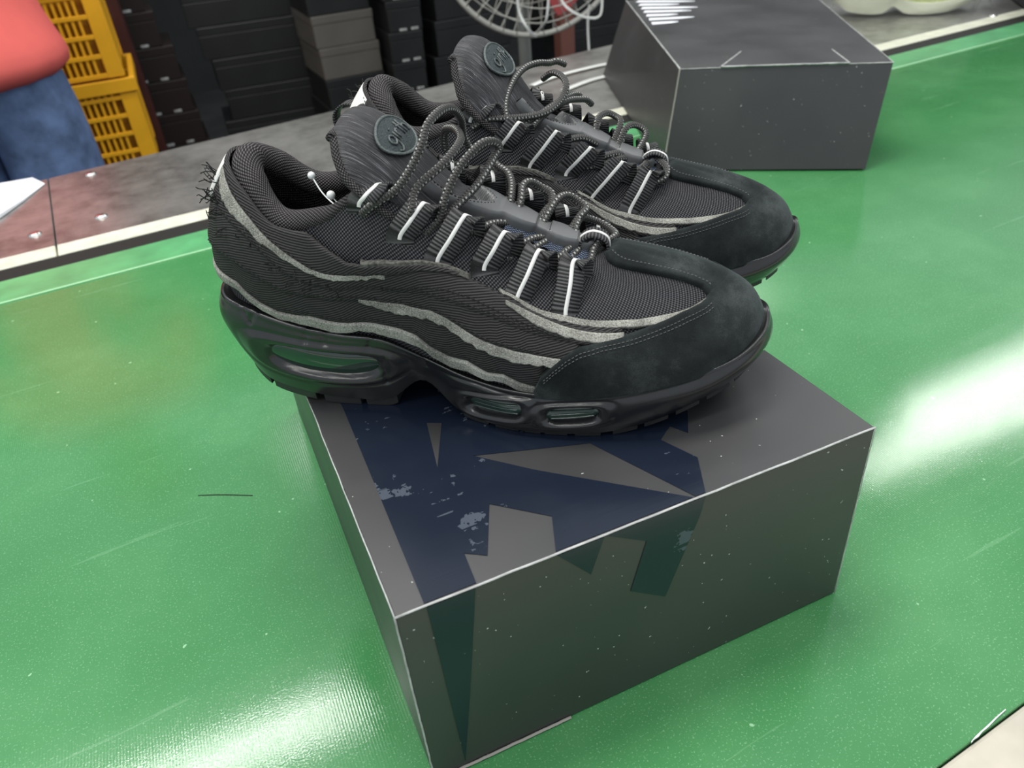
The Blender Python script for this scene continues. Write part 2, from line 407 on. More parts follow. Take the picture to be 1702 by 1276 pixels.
def cumuv(P):
    d = np.linalg.norm(np.diff(P, axis=0), axis=2); U = np.zeros(P.shape[:2]); U[1:] = np.cumsum(d, 0)
    e = np.linalg.norm(np.diff(P, axis=1), axis=2); V = np.zeros(P.shape[:2]); V[:, 1:] = np.cumsum(e, 1)
    c = P.shape[1]//2; return np.stack([np.repeat(U[:, c:c+1], P.shape[1], 1), V], 2)
class Shoe:
    """one right-foot trainer in canonical millimetres; flip=-1 mirrors it into the left one"""
    def __init__(s, root, flip): s.root = root; s.flip = flip
    def put(s, mb, name, mat, parent=None, smooth=True):
        v = np.array(mb.v)*.001; f = mb.f
        if s.flip < 0: v[:, 1] *= -1; f = [q[::-1] for q in f]
        return link_mesh(name, v, f, mat, parent or s.root, smooth, mb.uv)
    def sheet(s, name, a, tl, th, h, mat, b=0.0, nt=10, parent=None, ragged=0.0, rnd=(True, True), ends=True, seed=0, surf=None, nrm=None, mb=None):
        surf = surf or Sm; nrm = nrm or Nm
        a = np.asarray(a, float); n = len(a)
        tl = np.broadcast_to(tl, n).astype(float).copy(); th = np.broadcast_to(th, n).astype(float).copy()
        if ragged:
            r = np.random.RandomState(seed+11)
            k = lambda: np.interp(np.arange(n), np.arange(0, n+3, 3), r.normal(0, ragged, len(np.arange(0, n+3, 3))))
            tl += k()
        e = .35
        lo = [(0, -.6), (0, h*.35), (.10*e, h*.75), (.35*e, h)] if rnd[0] else [(0, h)]
        hi = [(1-.35*e, h), (1-.10*e, h*.75), (1, h*.35), (1, -.6)] if rnd[1] else [(1, h)]
        mid = [(q, h) for q in np.linspace(.2, .8, nt)]
        prof = lo+mid+hi
        A = []; T = []; Of = []
        for q, o in prof: A.append(a); T.append(tl+(th-tl)*q); Of.append(np.full(n, b+o))
        A = np.array(A).T; T = np.array(T).T; Of = np.array(Of).T
        if ends:
            for k in (0, -1): Of[k] = b-.6
            for k in (1, -2): Of[k] = np.minimum(Of[k], b+h*.6)
        P = surf(A, T)+nrm(A, T)*Of[..., None]
        if mb is not None: return mb.grid(P, cumuv(P))
        return s.put(MB().grid(P, cumuv(P)), name, mat, parent)
    def stitch(s, pts, nrm, mb, gap=2.6, ln=1.7, r=.28):
        pts = np.asarray(pts); L = np.r_[0, np.cumsum(np.linalg.norm(np.diff(pts, axis=0), axis=1))]
        g = lambda q: np.array([np.interp(q, L, pts[:, k]) for k in range(3)])
        gn = lambda q: np.array([np.interp(q, L, nrm[:, k]) for k in range(3)])
        q = 0
        while q+ln < L[-1]:
            A, B, n = g(q), g(q+ln), gn(q+ln/2); d = B-A; d /= np.linalg.norm(d)+1e-9; w = np.cross(n, d)*r
            mb.add([A-w-n*.2, A+w-n*.2, B+w-n*.2, B-w-n*.2, A+n*r*.4, (A+B)/2+n*r*1.6-w*.6, (A+B)/2+n*r*1.6+w*.6, B+n*r*.4],
                   [(0, 3, 5, 4), (3, 7, 5), (5, 7, 6), (1, 4, 6), (4, 5, 6), (1, 6, 2), (2, 6, 7), (0, 4, 1)])
            q += gap
    def stitch_at(s, A, T, off, mb, **k): A = np.asarray(A, float); s.stitch(Sm(A, T)+Nm(A, T)*off, Nm(A, T), mb, **k)
def sym(xs, ys): # symmetric curve in |a| -> function
    return lambda a: np.interp(np.abs(a), xs, ys)
C4 = sym([0,1.9,2.12,2.4,2.73,3.08,3.5,3.9,4.33,4.7,5.2,5.62,5.97,6.3,6.73,7.15,7.6,8.0,8.35,8.68,9.2],[.26,.19,.12,.07,.055,.08,.115,.095,.10,.125,.15,.185,.19,.13,.115,.15,.10,.14,.085,.065,.05])
C3 = sym([0,1.9,3,4,4.68,5.03,5.38,5.8,6.22,6.5,6.85,7.25,7.65,8.12,8.62,9.25,9.6],[.47,.42,.36,.37,.38,.39,.41,.45,.47,.5,.5,.465,.435,.43,.425,.41,.40])
CM = sym([0,1,2.43,2.83,3.23,3.6,4.3,4.9,5.6,6.3,7.12,7.9,9,10],[.80,.78,.71,.645,.565,.515,.48,.495,.545,.61,.635,.625,.57,.53])
C1 = sym([0,1.03,1.5,1.8,2.18,2.43,2.75,3.03,3.25,3.53,3.8,4.23,4.65,5.1,5.65,6.35,6.88,7.4,7.9,8.43,8.9,9.43,9.9,10.38,10.9],[.93,.925,.90,.88,.86,.85,.82,.79,.75,.70,.65,.605,.575,.575,.63,.725,.765,.765,.74,.71,.675,.635,.605,.575,.55])
CT = sym([0,2.6,3.2,3.7,4.18,4.73,5.12,5.68,6.38,6.85,7.15,7.65,8.3,8.55,8.93,9.55,10.2,10.95,11.85,12.35,12.88],[1.0,1.0,.99,.95,.83,.68,.665,.715,.785,.81,.81,.795,.76,.74,.71,.695,.665,.615,.59,.58,.585])
SU_a = [8.62,8.83,9.12,9.38,9.65,10.1,10.75,11.33,12.03,12.62,13.05,13.25]; SU_t = [.04,.26,.38,.465,.52,.555,.56,.575,.59,.59,.605,.615]
SB_t = [.61,.66,.725,.80,.86,.92,.95,.975,1.0]; SB_a = [13.10,13.2,13.0,12.6,12.12,11.5,11.4,11.5,11.9]
def SM(a, t): return evs(SNET, np.asarray(a, float) % 30, t)
def NSM(a, t):
    e = .02; a = np.asarray(a, float)
    n = np.cross(SM(a+e, t)-SM(a-e, t), SM(a, np.asarray(t)+e*.5)-SM(a, np.asarray(t)-e*.5))
    return n/(np.linalg.norm(n, axis=-1, keepdims=True)+1e-12)
WIN = [(3.64, .40, 1.24, .145, .02), (7.73, .32, .62, .17, .10), (9.40, .41, .52, .155, .04)] # a, t, half a, half t, slope
def win_d(aa, t, w):
    ac, tc, ha, ht, sl = w; return (np.abs((aa-ac)/ha)**3.2+np.abs((t-tc-sl*(aa-ac)/ha)/ht)**3.2)**(1/3.2)
GRV = [[(1.78,.86),(2.12,.62),(2.35,.92)], [(3.40,.95),(3.35,.69),(3.28,.60)], [(3.78,.95),(3.70,.62)], [(4.9,.95),(4.68,.60)], [(5.97,.95),(6.0,.47)], [(5.0,.55),(4.95,.2)]]
def sole_off(a, t):
    aa = np.minimum(a % 30, 30-(a % 30)); o = np.zeros(np.broadcast(a, t).shape)
    for w in WIN:
        d = win_d(aa, t, w); st = lambda x: np.clip(x, 0, 1)**2*(3-2*np.clip(x, 0, 1))
        o -= 4.6*st((1.06-d)/.22); o += .9*np.exp(-((d-1.28)/.13)**2); o -= .5*np.exp(-((d-1.62)/.10)**2)
    for g in GRV:
        for (a0, t0), (a1, t1) in zip(g[:-1], g[1:]):
            dx, dy = (a1-a0)*22, (t1-t0)*52; px, py = (aa-a0)*22, (t-t0)*52
            k = np.clip((px*dx+py*dy)/(dx*dx+dy*dy), 0, 1); d = np.hypot(px-k*dx, py-k*dy); o -= 1.0*np.exp(-(d/.7)**2)
    # moulded swoop over the forefoot windows and a soft top lip
    rid = np.interp(aa, [6.4, 7.3, 8.0, 9, 12], [.58, .70, .68, .70, .74]); m = np.clip((aa-6.3)/.5, 0, 1)*np.clip((9.2-aa)/.9, 0, 1)
    o -= .9*m*np.exp(-((t-rid)/.035)**2)
    o += .9*np.exp(-((t-.77)/.05)**2)
    return o

# tongue: sections along a spine
TG = np.array([[219,76,8,1.5],[206,79,14,2.5],[192,84,18,3],[176,92,22,3.5],[160,100,26,4.5],[147,107,29,6],[137,115.5,32,9],[128,126,34.5,12],[120,136,35.5,14],[112,143,35,15],[104,148,33,14],[98,150,28,10],[94,150,21,5]], float)
TGc = catmull(TG, 6)
def tg_drop(y): return .0055*y*y+.030*max(0.0, abs(y)-19)**2
def tg_frame(sv):
    n = len(TGc)-1; sv = np.clip(sv, 0, n); q = np.array([np.interp(sv, np.arange(n+1), TGc[:, k]) for k in range(4)])
    d = np.array([np.interp(np.clip(sv+.6, 0, n), np.arange(n+1), TGc[:, k])-np.interp(np.clip(sv-.6, 0, n), np.arange(n+1), TGc[:, k]) for k in range(2)])
    d = d/np.linalg.norm(d); return q, np.array([d[0], 0, d[1]]), np.array([d[1], 0, -d[0]])
def tg_top(sv, y, off=0.0): # front (outer) surface of the tongue
    q, T, N = tg_frame(sv); w = q[2]; k = min(abs(y)/w, 1.0)
    h = q[3]*.5*((1-k**3.0)**.5); P = np.array([q[0], y, q[1]])+N*(h-q[3]*.5+off); P[2] -= tg_drop(y)
    return P, N
def tg_s(x): return float(np.interp(-x, -TGc[:, 0], np.arange(len(TGc))))

def build_shoe(name, loc, rz, flip, label, laces, labels):
    global TGc
    tg = TG.copy()
    if flip < 0: tg[:, 2] += 3*np.clip((136-tg[:, 0])/20, 0, 1); tg[:, 1] += 6*np.clip((136-tg[:, 0])/30, 0, 1); tg[:, 0] += 2*np.clip((136-tg[:, 0])/30, 0, 1)
    TGc = catmull(tg, 6)
    root = empty(name, loc, rz); tag(root, label, 'shoe', 'pair of black trainers on the shoebox')
    s = Shoe(root, flip)
    # ---- bare mesh shell of the upper
    A = np.linspace(0, 30, 361); T = np.linspace(0, 1, 41)
    P = Sm(A[:, None], T[None]); s.put(MB().grid(P, cumuv(P)), 'mesh_upper', M['mesh'])
    # ---- padded collar and lining in one sheet rolled over the top line
    for nm, a0, a1, r0, mat in (('padded_collar', -5.25, 5.25, 1, 'knit'),):
        A = np.linspace(a0, a1, 150); R = np.interp(np.abs(A), [0, 2, 3.6, 4.6, 5.25], [7.8, 7.8, 6.5, 4.2, 1.6]); G = []
        for a, r in zip(A, R):
            Tp = Sm(a, 1.0); n = Nm(a, .97); up = Sm(a, 1.0)-Sm(a, .94); up /= np.linalg.norm(up); c = Tp-n*r*.85; row = []
            for th in np.linspace(-50, 215, 26): th = math.radians(th); row.append(c+(n*math.cos(th)+up*math.sin(th))*r)
            end = row[-1]
            for k, t in enumerate(np.linspace(.78, .12, 12)):
                q = Sm(a, t)-Nm(a, t)*np.interp(t, [.1, .8], [3.0, 2*r*.85+1]); q[2] = min(q[2], end[2]-1-k*2.5); row.append(q)
            G.append(row)
        G = np.array(G); s.put(MB().grid(G, cumuv(G), flip=True), nm, M[mat])
    A = np.linspace(5.1, 24.9, 120); G = []
    for a in A: G.append([Sm(a, t)-Nm(a, t)*o for t, o in ((1.0, 0), (1.01, .6), (1.0, 1.6), (.95, 2.2), (.8, 2.4), (.5, 2.6), (.15, 3))])
    G = np.array(G); s.put(MB().grid(G, cumuv(G), flip=True), 'lining', M['lining'])
    A = np.linspace(0, 15, 60); G = [[(lambda L, R: L*(1-k)+R*k)(Sm(a, .12)+np.array([0, 0, 2]), Sm(30-a, .12)+np.array([0, 0, 2])) for k in np.linspace(0.02, .98, 9)] for a in A]
    s.put(MB().grid(np.array(G), cumuv(np.array(G))), 'insole', M['lining'])
    # ---- layered side panels; raw felt shows along each lower edge
    def both(a0, a1, f, n=150):
        # visible and hidden side in one continuous band around the heel
        return np.linspace(-a1, a1, n*2) if a0 is None else np.linspace(a0, a1, n)
    st = MB(); std = MB()
    A = np.linspace(-8.9, 8.9, 330); s.sheet('side_panel', A, C4(A)+.045, C3(A)+.03, 1.3, M['twill'], b=.6, nt=6)
    A = np.linspace(-9.7, 9.7, 360); s.sheet('side_panel', A, C3(A)+.01, CM(A)+.02, 1.5, M['twill'], b=1.9, nt=6, ragged=.004)
    A = np.linspace(-10.4, 10.4, 380); s.sheet('side_panel', A, CM(A)-.01, np.maximum(C1(A)+.02, CM(A)+.03), 1.2, M['twill'], b=2.6, nt=5)
    tops = np.maximum(CT(A), C1(A)+.02)
    for a0, a1 in ((-7.2, 7.2),):
        A = np.linspace(a0, a1, 260); s.sheet('side_panel', A, C1(A)+.015, np.minimum(np.maximum(CT(A)-.01, C1(A)+.03), .985), 1.3, M['twill'], b=3.0, nt=5)
    A = np.linspace(-9.0, 9.0, 420); wv = .042*np.abs(np.sin(A*1.95+.5))**.6*np.clip((np.abs(A)-2.6)/.8, 0, 1)
    s.sheet('felt_edge', A, C4(A)-.030-wv, C4(A)+.050, 2.6, M['felt'], b=.3, nt=3, ragged=.003, seed=1)
    for sg in (-1, 1):
        A = sg*np.linspace(4.75, 9.45, 150); w = np.interp(np.abs(A), [4.75, 5.4, 7, 8.4, 9.4], [.015, .075, .075, .092, .07])
        s.sheet('felt_edge', A, C3(A)-w+.012, C3(A)+.025, 3.3, M['felt'], b=.3, nt=3, ragged=.008, seed=2)
        A = sg*np.linspace(.7, 5.6, 150); w = np.interp(np.abs(A), [.7, 1.5, 2.6, 3.6, 5.6], [.02, .100, .095, .050, .012])
        s.sheet('felt_edge', A, C1(A)-w+.012, C1(A)+.025, 3.5, M['felt'], b=1.0, nt=3, ragged=.007, seed=3)
        A = sg*np.linspace(5.0, 7.4, 90); s.sheet('felt_edge', A, CT(A)-.030, CT(A)+.008, 3.2, M['felt_dark'], b=.8, nt=3, ragged=.003, seed=4)
        A = sg*np.linspace(8.1, 10.6, 100); w = np.interp(np.abs(A), [8.1, 8.8, 10, 10.8], [.012, .055, .070, .055])
        s.sheet('felt_edge', A, C1(A)-w, C1(A)+.008, 2.7, M['felt'], b=1.7, nt=3, ragged=.003, seed=5)
        A = sg*np.linspace(8.0, 12.95, 170); w = np.interp(np.abs(A), [8, 8.8, 10, 12, 12.95], [.008, .026, .038, .046, .008])
        s.sheet('felt_edge', A, CT(A)-w, CT(A)+.010, 2.3, M['felt'], b=.4, nt=3, ragged=.003, seed=6)
        A = sg*np.linspace(7.3, 10.6, 100); s.sheet('side_panel', A, C1(A)+.01, CT(A)-.012, 1.4, M['twill'], b=1.2, nt=4)
        for f, dt, off, a0, a1 in ((C3, .045, 3.7, 1.0, 8.9), (CM, .02, 4.2, 1.5, 9.4), (C1, .035, 4.6, 1.2, 6.2), (C4, .095, 2.05, 2.2, 8.3), (C1, -.07, 4.1, 5.4, 9.5)):
            A = sg*np.linspace(a0, a1, 200); s.stitch_at(A, f(A)+dt, off, std)
    # ---- suede toe guard
    mb = MB(); a_all = np.r_[np.linspace(8.62, 13.25, 110), np.linspace(13.3, 16.7, 50), np.linspace(16.75, 21.38, 110)]
    tu = np.interp(np.minimum(a_all, 30-a_all), SU_a, SU_t)
    H = 3.0; Ha = np.interp(np.minimum(a_all, 30-a_all), [8.6, 11, 13, 15], [4.7, 4.9, 3.3, 3.0])/H; rows = [(0, 1.2), (.02, H)]+[(q, H) for q in np.linspace(.08, .88, 14)]
    ctr = np.clip((np.minimum(a_all, 30-a_all)-13.0)/.12, 0, 1) # no rolled edge where the vamp strip joins
    Pg = []
    for q, h in rows+[(.95, H), (.985, H*.85), (1.0, H*.3), (1.0, -.6)]:
        hh = h*(1-ctr)+H*ctr if q > .9 else np.full(len(a_all), h)
        if q < .9 : hh = np.full(len(a_all), h)
        hh = hh*Ha*np.clip((np.minimum(a_all, 30-a_all)-8.6)/.12+.15, 0, 1); Pg.append(Sm(a_all, tu*q)+Nm(a_all, tu*q)*hh[:, None])
    Pg = np.array(Pg).transpose(1, 0, 2); mb.grid(Pg, cumuv(Pg))
    tt = np.linspace(.60, 1.0, 60); al = np.interp(tt, SB_t, SB_a); rows = []
    for t, a0 in zip(tt, al):
        a1 = 30-a0; qs = [0, 0, .012, .035]+list(np.linspace(.08, .92, 24))+[.965, .988, 1, 1]; os_ = [-.6, H*.3, H*.85, H]+[H]*24+[H, H*.85, H*.3, -.6]
        k = np.clip((1.0-t)/.02, 0, 1)*.9+.1
        aa = a0+(a1-a0)*np.array(qs); oo = np.array(os_)*k; tq = np.full(len(aa), t); Pn = Sm(aa, tq); nn = Nm(aa, min(t, .97)+0*aa); rows.append(Pn+nn*oo[:, None])
    rows = np.array(rows); mb.grid(rows, cumuv(rows), flip=True)
    s.put(mb, 'suede_toe_guard', M['suede'])
    for d in (.035, .060):
        for sg in (-1, 1):
            A = np.linspace(8.9, 12.9, 160); tq = np.interp(A, SU_a, SU_t)-d-.015; Aq = A if sg < 0 else 30-A; s.stitch_at(Aq, tq, np.interp(A, [8.6, 11, 13], [4.85, 5.0, 3.45])[:, None], st, gap=2.1, ln=1.4, r=.22)
    for sg in (-1, 1):
        tq = np.linspace(.64, .985, 120); Aq = np.interp(tq, SB_t, SB_a)+np.interp(tq, [.6, .8, .95, 1], [.25, .45, .7, .8]); Aq = Aq if sg < 0 else 30-Aq; s.stitch_at(Aq, tq, H+.15, st, gap=2.0, ln=1.3, r=.22)
    s.put(st, 'stitching', M['thread'])['kind'] = 'stuff'; s.put(std, 'stitching', M['thread_dark'])['kind'] = 'stuff'
    # ---- heel: reflective tab, pull loop, frayed threads
    hw_ = .8 if flip > 0 else 1.5; A = np.linspace(-hw_, hw_, 40); s.sheet('reflective_heel_tab', A, .72+.02*np.abs(A), .965, .8, M['white'], b=3.9, nt=8)
    pl = MB(); path = catmull([(22,0,118),(10,0,119),(2,0,112),(3,0,102),(13,0,96)], 8)
    for i in range(len(path)-1): pass
    G = []
    for q in path:
        c = np.array([16, 0, 107.]); n = q-c; n[1] = 0; n /= np.linalg.norm(n); G.append([q+np.array([0, -5, 0]), q+np.array([0, 5, 0]), q+np.array([0, 5, 0])-n*1.4, q+np.array([0, -5, 0])-n*1.4, q+np.array([0, -5, 0])])
    if flip < 0: s.put(pl.grid(np.array(G), cumuv(np.array(G))[:, :, ::-1]), 'pull_loop', M['web'])
    fr = MB(); r = np.random.RandomState(3)
    for k in range(58):
        a = r.uniform(.0, 1.6) if k < 28 else r.uniform(.8, 4.5); t = r.uniform(.74, .86) if k < 28 else float(CM(a))+r.uniform(-.12, .1)
        p0 = Sm(a, t)+Nm(a, t)*4.2; L = r.uniform(4, 10) if k < 28 else r.uniform(2, 5); n = Nm(a, t); d = n*r.uniform(.1, .7)+np.array([r.uniform(-.6, .2), r.uniform(-.5, .5), r.uniform(-.8, 1.0)]); d /= np.linalg.norm(d)
        V, F, UV = tube_geo(catmull([p0-n*1.5, p0+d*L*.4, p0+d*L*.75+r.normal(0, .4, 3), p0+d*L+r.normal(0, .8, 3)], 4), .28, 4); fr.add(V, F, UV)
    s.put(fr, 'frayed_thread', M['thread_dark'])['kind'] = 'stuff'
    # ---- tongue
    mb = MB(); G = []; UVs = []; nS = len(TGc); L = 0
    for i in range(nS):
        q, Tn, N = tg_frame(i); 
        if i: L += np.linalg.norm(TGc[i, :2]-TGc[i-1, :2])
        row = []; uvr = []
        for k in range(37):
            th = 2*PI*k/36; y = q[2]*math.cos(th); sg = math.sin(th); h = abs(sg)**.75*q[3]*.5*(1 if sg >= 0 else -1)
            pf = 0.0
            if sg > 0 and i > 20: # stitched channels between the pads
                for s0, wd in ((26, .8), (31.5, .9)): pf -= 1.8*math.exp(-((i-s0)/wd)**2)*(1-abs(y)/q[2])**.3
            Pp = np.array([q[0], y, q[1]])+N*(h-q[3]*.5+pf); Pp[2] -= tg_drop(y)
            row.append(Pp); uvr.append((y*1.25, L))
        G.append(row); UVs.append(uvr)
    mb.grid(np.array(G), np.array(UVs), flip=True); n0 = len(G)
    base = (n0-1)*37; mb.f.append(tuple(base+k for k in range(36))[::-1])
    tongue = s.put(mb, 'tongue', M['tongue'])
    # piping round the top edge of the tongue
    q = []
    for i in list(range(36, nS)): q.append((i, -1))
    pth = [np.array([TGc[i, 0], -TGc[i, 2], TGc[i, 1]])+tg_frame(i)[2]*(-TGc[i, 3]*.5)-np.array([0, 0, tg_drop(TGc[i, 2])]) for i in range(34, nS)]
    pth2 = [p*np.array([1, -1, 1]) for p in pth[::-1]]
    V, F, UV = tube_geo(catmull(np.array(pth+pth2), 3), 2.3, 8); s.put(MB().add(V, F, [(a, b*14) for a, b in UV]), 'tongue_piping', M['knit'])
    # oval embroidered patch, long axis across the tongue
    sc = tg_s(117.5); G = []; UVs = []
    def pp(u, v, off): # u across (towards far side), v up the tongue, mm
        y = (u+1)*flip; P_, N_ = tg_top(sc+v/1.95, y, off); return P_
    for rr in np.linspace(0.02, 1, 10):
        G.append([pp(20*rr*math.cos(t_)*(1+.12*math.sin(t_)), 10.5*rr*math.sin(t_), 1.3) for t_ in np.linspace(0, 2*PI, 49)])
    mb = MB().grid(np.array(G), cumuv(np.array(G)), flip=(flip > 0)); patch = s.put(mb, 'embroidered_patch', M['patch'], tongue)
    V, F, UV = tube_geo(np.array([pp(20.3*math.cos(t_)*(1+.12*math.sin(t_)), 10.8*math.sin(t_), 1.2) for t_ in np.linspace(0, 2*PI, 64)[:-1]]), .8, 6, closed=True)
    s.put(MB().add(V, F, UV), 'patch_border', M['patch_thread'], tongue)
    glyph = {'g': [[(.9, .3), (.5, 0), (.1, .3), (.1, .7), (.5, 1), (.9, .7), (.9, .3), (.9, -.5), (.5, -.8), (.1, -.6)]], 'i': [[(.5, 0), (.5, 1)], [(.5, 1.35), (.5, 1.5)]],
        'r': [[(.15, 0), (.15, 1)], [(.15, .6), (.5, 1), (.9, .9)]], 't': [[(.5, 0), (.5, 1.7)], [(.1, 1.1), (.9, 1.1)]], 'h': [[(.1, 0), (.1, 1.8)], [(.1, .7), (.5, 1.0), (.9, .7), (.9, 0)]]}
    let = MB(); x0 = -13.5
    for ch in 'girth':
        wd = {'i': 3.0, 'r': 4.4, 't': 4.6}.get(ch, 6.2)
        for stroke in glyph[ch]:
            pts = [pp(x0+u_*wd, -3.4+v_*5.0, 1.8) for u_, v_ in stroke]; pts = catmull(np.array(pts), 4) if len(pts) > 2 else np.array(pts)
            V, F, UV = tube_geo(pts, .55, 5); let.add(V, F, UV)
        x0 += wd+.7
    s.put(let, 'embroidered_lettering', M['patch_thread'], tongue)
    # ---- grey lace cover on the tongue with stitched squares
    xs = np.linspace(213, 131, 100); wl = .94*np.interp(-xs, [-213,-210,-205,-204,-199,-194,-190,-189,-183,-182,-177,-172,-168,-162,-154,-146,-138,-133,-131], [4.6,5.6,5.6,6.8,8.2,8.4,7.2,6.0,6.0,7.6,9.6,10,9.6,13,15,17,19,19.5,19])
    mb = MB(); G = []
    for x, w in zip(xs, wl):
        sv = tg_s(x); bump_ = (1.8 if not (183 <= x <= 189 or 204.5 <= x <= 210.5) else -.3)*(x < 213) if x > 165 else 1.0; cut = np.interp(x, [131, 145, 154, 159, 161], [15.5, 12.5, 8, 4, 0]); row = []
        offs = 5.2 if x > 150 else 5.2-(150-x)*.05
        for side in (0,):
            wf = np.interp(x, [131, 151, 158], [cut*.4, 10.5, w]) if x < 158 else w
            for yy, o in [(-w, -1.5), (-w, offs*.55), (-w*.97, offs*.8)]+[(w*k, offs+bump_*.6) for k in np.linspace(-.92, .92, 25)]+[(w*.97, offs*.8), (w, offs*.55), (w, -1.5)]:
                if yy*flip > 0: yy = yy*wf/w
                P_, N_ = tg_top(sv, float(np.clip(yy, -TG[0, 2]*4, TG[0, 2]*4)), o)
                P_ = P_-N_*(7.5*min(max((cut-abs(yy))/1.6, 0), 1))
                row.append(P_)
        G.append(row)
    G = np.array(G); cov = s.put(mb.grid(G, cumuv(G), flip=True), 'lace_cover', M['cover'])
    stc = MB()
    for x0_, x1_ in ((189.5, 182.5), (211, 204), (168, 166.8)):
        for x_ in (x0_, x1_):
            w = np.interp(-x_, -xs[::1], wl); ln = np.array([tg_top(tg_s(x_), y, 5.9)[0] for y in np.linspace(-w*.9, w*.9, 14)]); nn = np.repeat([tg_frame(tg_s(x_))[2]], 14, 0); s.stitch(ln, nn, stc, gap=1.5, ln=1.0, r=.25)
    for sg in (-1, 1):
        ln = np.array([tg_top(tg_s(x_), sg*np.interp(x_, [132, 145, 154, 159, 163], [17, 14.2, 10.4, 6.8, 1]), 5.7)[0] for x_ in np.linspace(133, 163, 26)]); nn = np.repeat([tg_frame(tg_s(150))[2]], 26, 0); s.stitch(ln, nn, stc, gap=2, ln=1.3, r=.28)
    s.put(stc, 'cover_stitching', M['thread_dark'], cov)['kind'] = 'stuff'
    # knit gusset glimpsed between cover and eyelets
    for sg in (-1, 1):
        G = [[tg_top(tg_s(x), sg*y, 1.0+.4*math.sin(x))[0] for y in np.linspace(2, 14, 6)] for x in np.linspace(215, 170, 24)]
        G = np.array(G); s.put(MB().grid(G, cumuv(G), flip=(sg > 0)), 'gusset_knit', M['navyknit'])
    # ---- webbing lace loops
    LB = [(5.0, .965), (5.9, .87), (6.7, .83), (7.72, .87), (8.40, .76), (9.45, .735)]
    LT = {-1: [(115,-34,124), (135,-33,114), (154,-31,107), (172,-30,98), (188,-29,88), (205,-27,82)],
           1: [(116,34,124), (134,33,113), (156,31,107), (176,30,97), (195,29,88), (212,25,81)]}
    def ribbon(path, side, hw, th, off=0.0):
        path = np.asarray(path); T_ = np.gradient(path, axis=0); T_ /= np.linalg.norm(T_, axis=1, keepdims=True); G = []
        for q, tq in zip(path, T_):
            w = side-tq*(side@tq); w /= np.linalg.norm(w); n = np.cross(w, tq); 
            G.append([q-w*hw+n*(off-th/2), q-w*hw+n*(off+th/2), q+n*(off+th/2), q+w*hw+n*(off+th/2), q+w*hw+n*(off-th/2), q-w*hw+n*(off-th/2)])
        return np.array(G)
    for sg in (-1, 1):
        for k, ((a, t), top) in enumerate(zip(LB, LT[sg])):
            aa = a if sg < 0 else 30-a
            da = .25 if sg < 0 else -.25; top = np.array(top, float); side = Sm(aa+da, .95)-Sm(aa-da, .95); side /= np.linalg.norm(side); side *= np.sign(side[0]) or 1
            p0 = Sm(aa, t-.05)-Nm(aa, t)*.9; p1 = Sm(aa, t)+Nm(aa, t)*.9; m_ = (p1+top)/2+Nm(aa, .9)*(1.6 if k > 0 else 1.2); inw = np.array([1.5, -sg*2.6, 0])
            pts = [p0, p1, m_, top, top+inw+np.array([0, 0, .6]), top+inw*2.0+np.array([0, 0, -2.2]), top+inw*2.0+np.array([0, sg*1.0, -7]), top+inw*1.0+np.array([0, 0, -11])]
            path = catmull(pts, 7); G = ribbon(path, side, 6.6 if k else 6.0, 1.3)
            fl = (sg > 0); lp = s.put(MB().grid(G, cumuv(G)[:, :, ::-1], flip=fl), 'lace_loop', M['web'])
            uvl = lp.data.uv_layers[0]
            # centred reflective stripe, a sub-part
            off = (.85 if not fl else -.85)
            nseg = 7*5+2; Gs = ribbon(path[5:nseg], side, .95, .5, -off if np.cross(side, (path[8]-path[7]))@Nm(aa, .8) < 0 and not fl or (fl and np.cross(side, (path[8]-path[7]))@Nm(aa, .8) > 0) else off)
            s.put(MB().grid(Gs, cumuv(Gs), flip=fl), 'reflective_stripe', M['white'], lp)
    # front ring of webbing at the throat
    path = catmull([(221,0,76.5), (220,0,83.5), (213,0,86.5), (207,0,83), (208,0,77)], 7); G = ribbon(path, np.array([0, 1., 0]), 5.5, 1.2)
    fl_ = s.put(MB().grid(G, cumuv(G)[:, :, ::-1]), 'lace_loop', M['web'])
    for o_ in (.8, -.8):
        Gs = ribbon(path, np.array([0, 1., 0]), .9, .5, o_)
        s.put(MB().grid(Gs, cumuv(Gs)), 'reflective_stripe', M['white'], fl_)
    # ---- laces
    for pts in laces:
        V, F, UV = tube_geo(catmull(np.array(pts, float), 8), 2.05, 10); s.put(MB().add(V, F, UV), 'lace', M['lace'])
    # ---- midsole
    A = np.linspace(0, 30, 541); T = np.linspace(0, 1, 76); AA, TT = np.meshgrid(A, T, indexing='ij'); P = SM(AA, TT)+NSM(AA, TT)*sole_off(AA, TT)[..., None]
    mb = MB().grid(P, cumuv(P)); ms = s.put(mb, 'midsole', M['rubber'])
    A = np.linspace(0, 15, 90); G = [[SM(a, 0.0)*(1-k)+SM(30-a, 0.0)*k for k in np.linspace(0, 1, 7)] for a in A]; G = np.array(G)
    s.put(MB().grid(G, cumuv(G), flip=True), 'outsole', M['rubber2'])
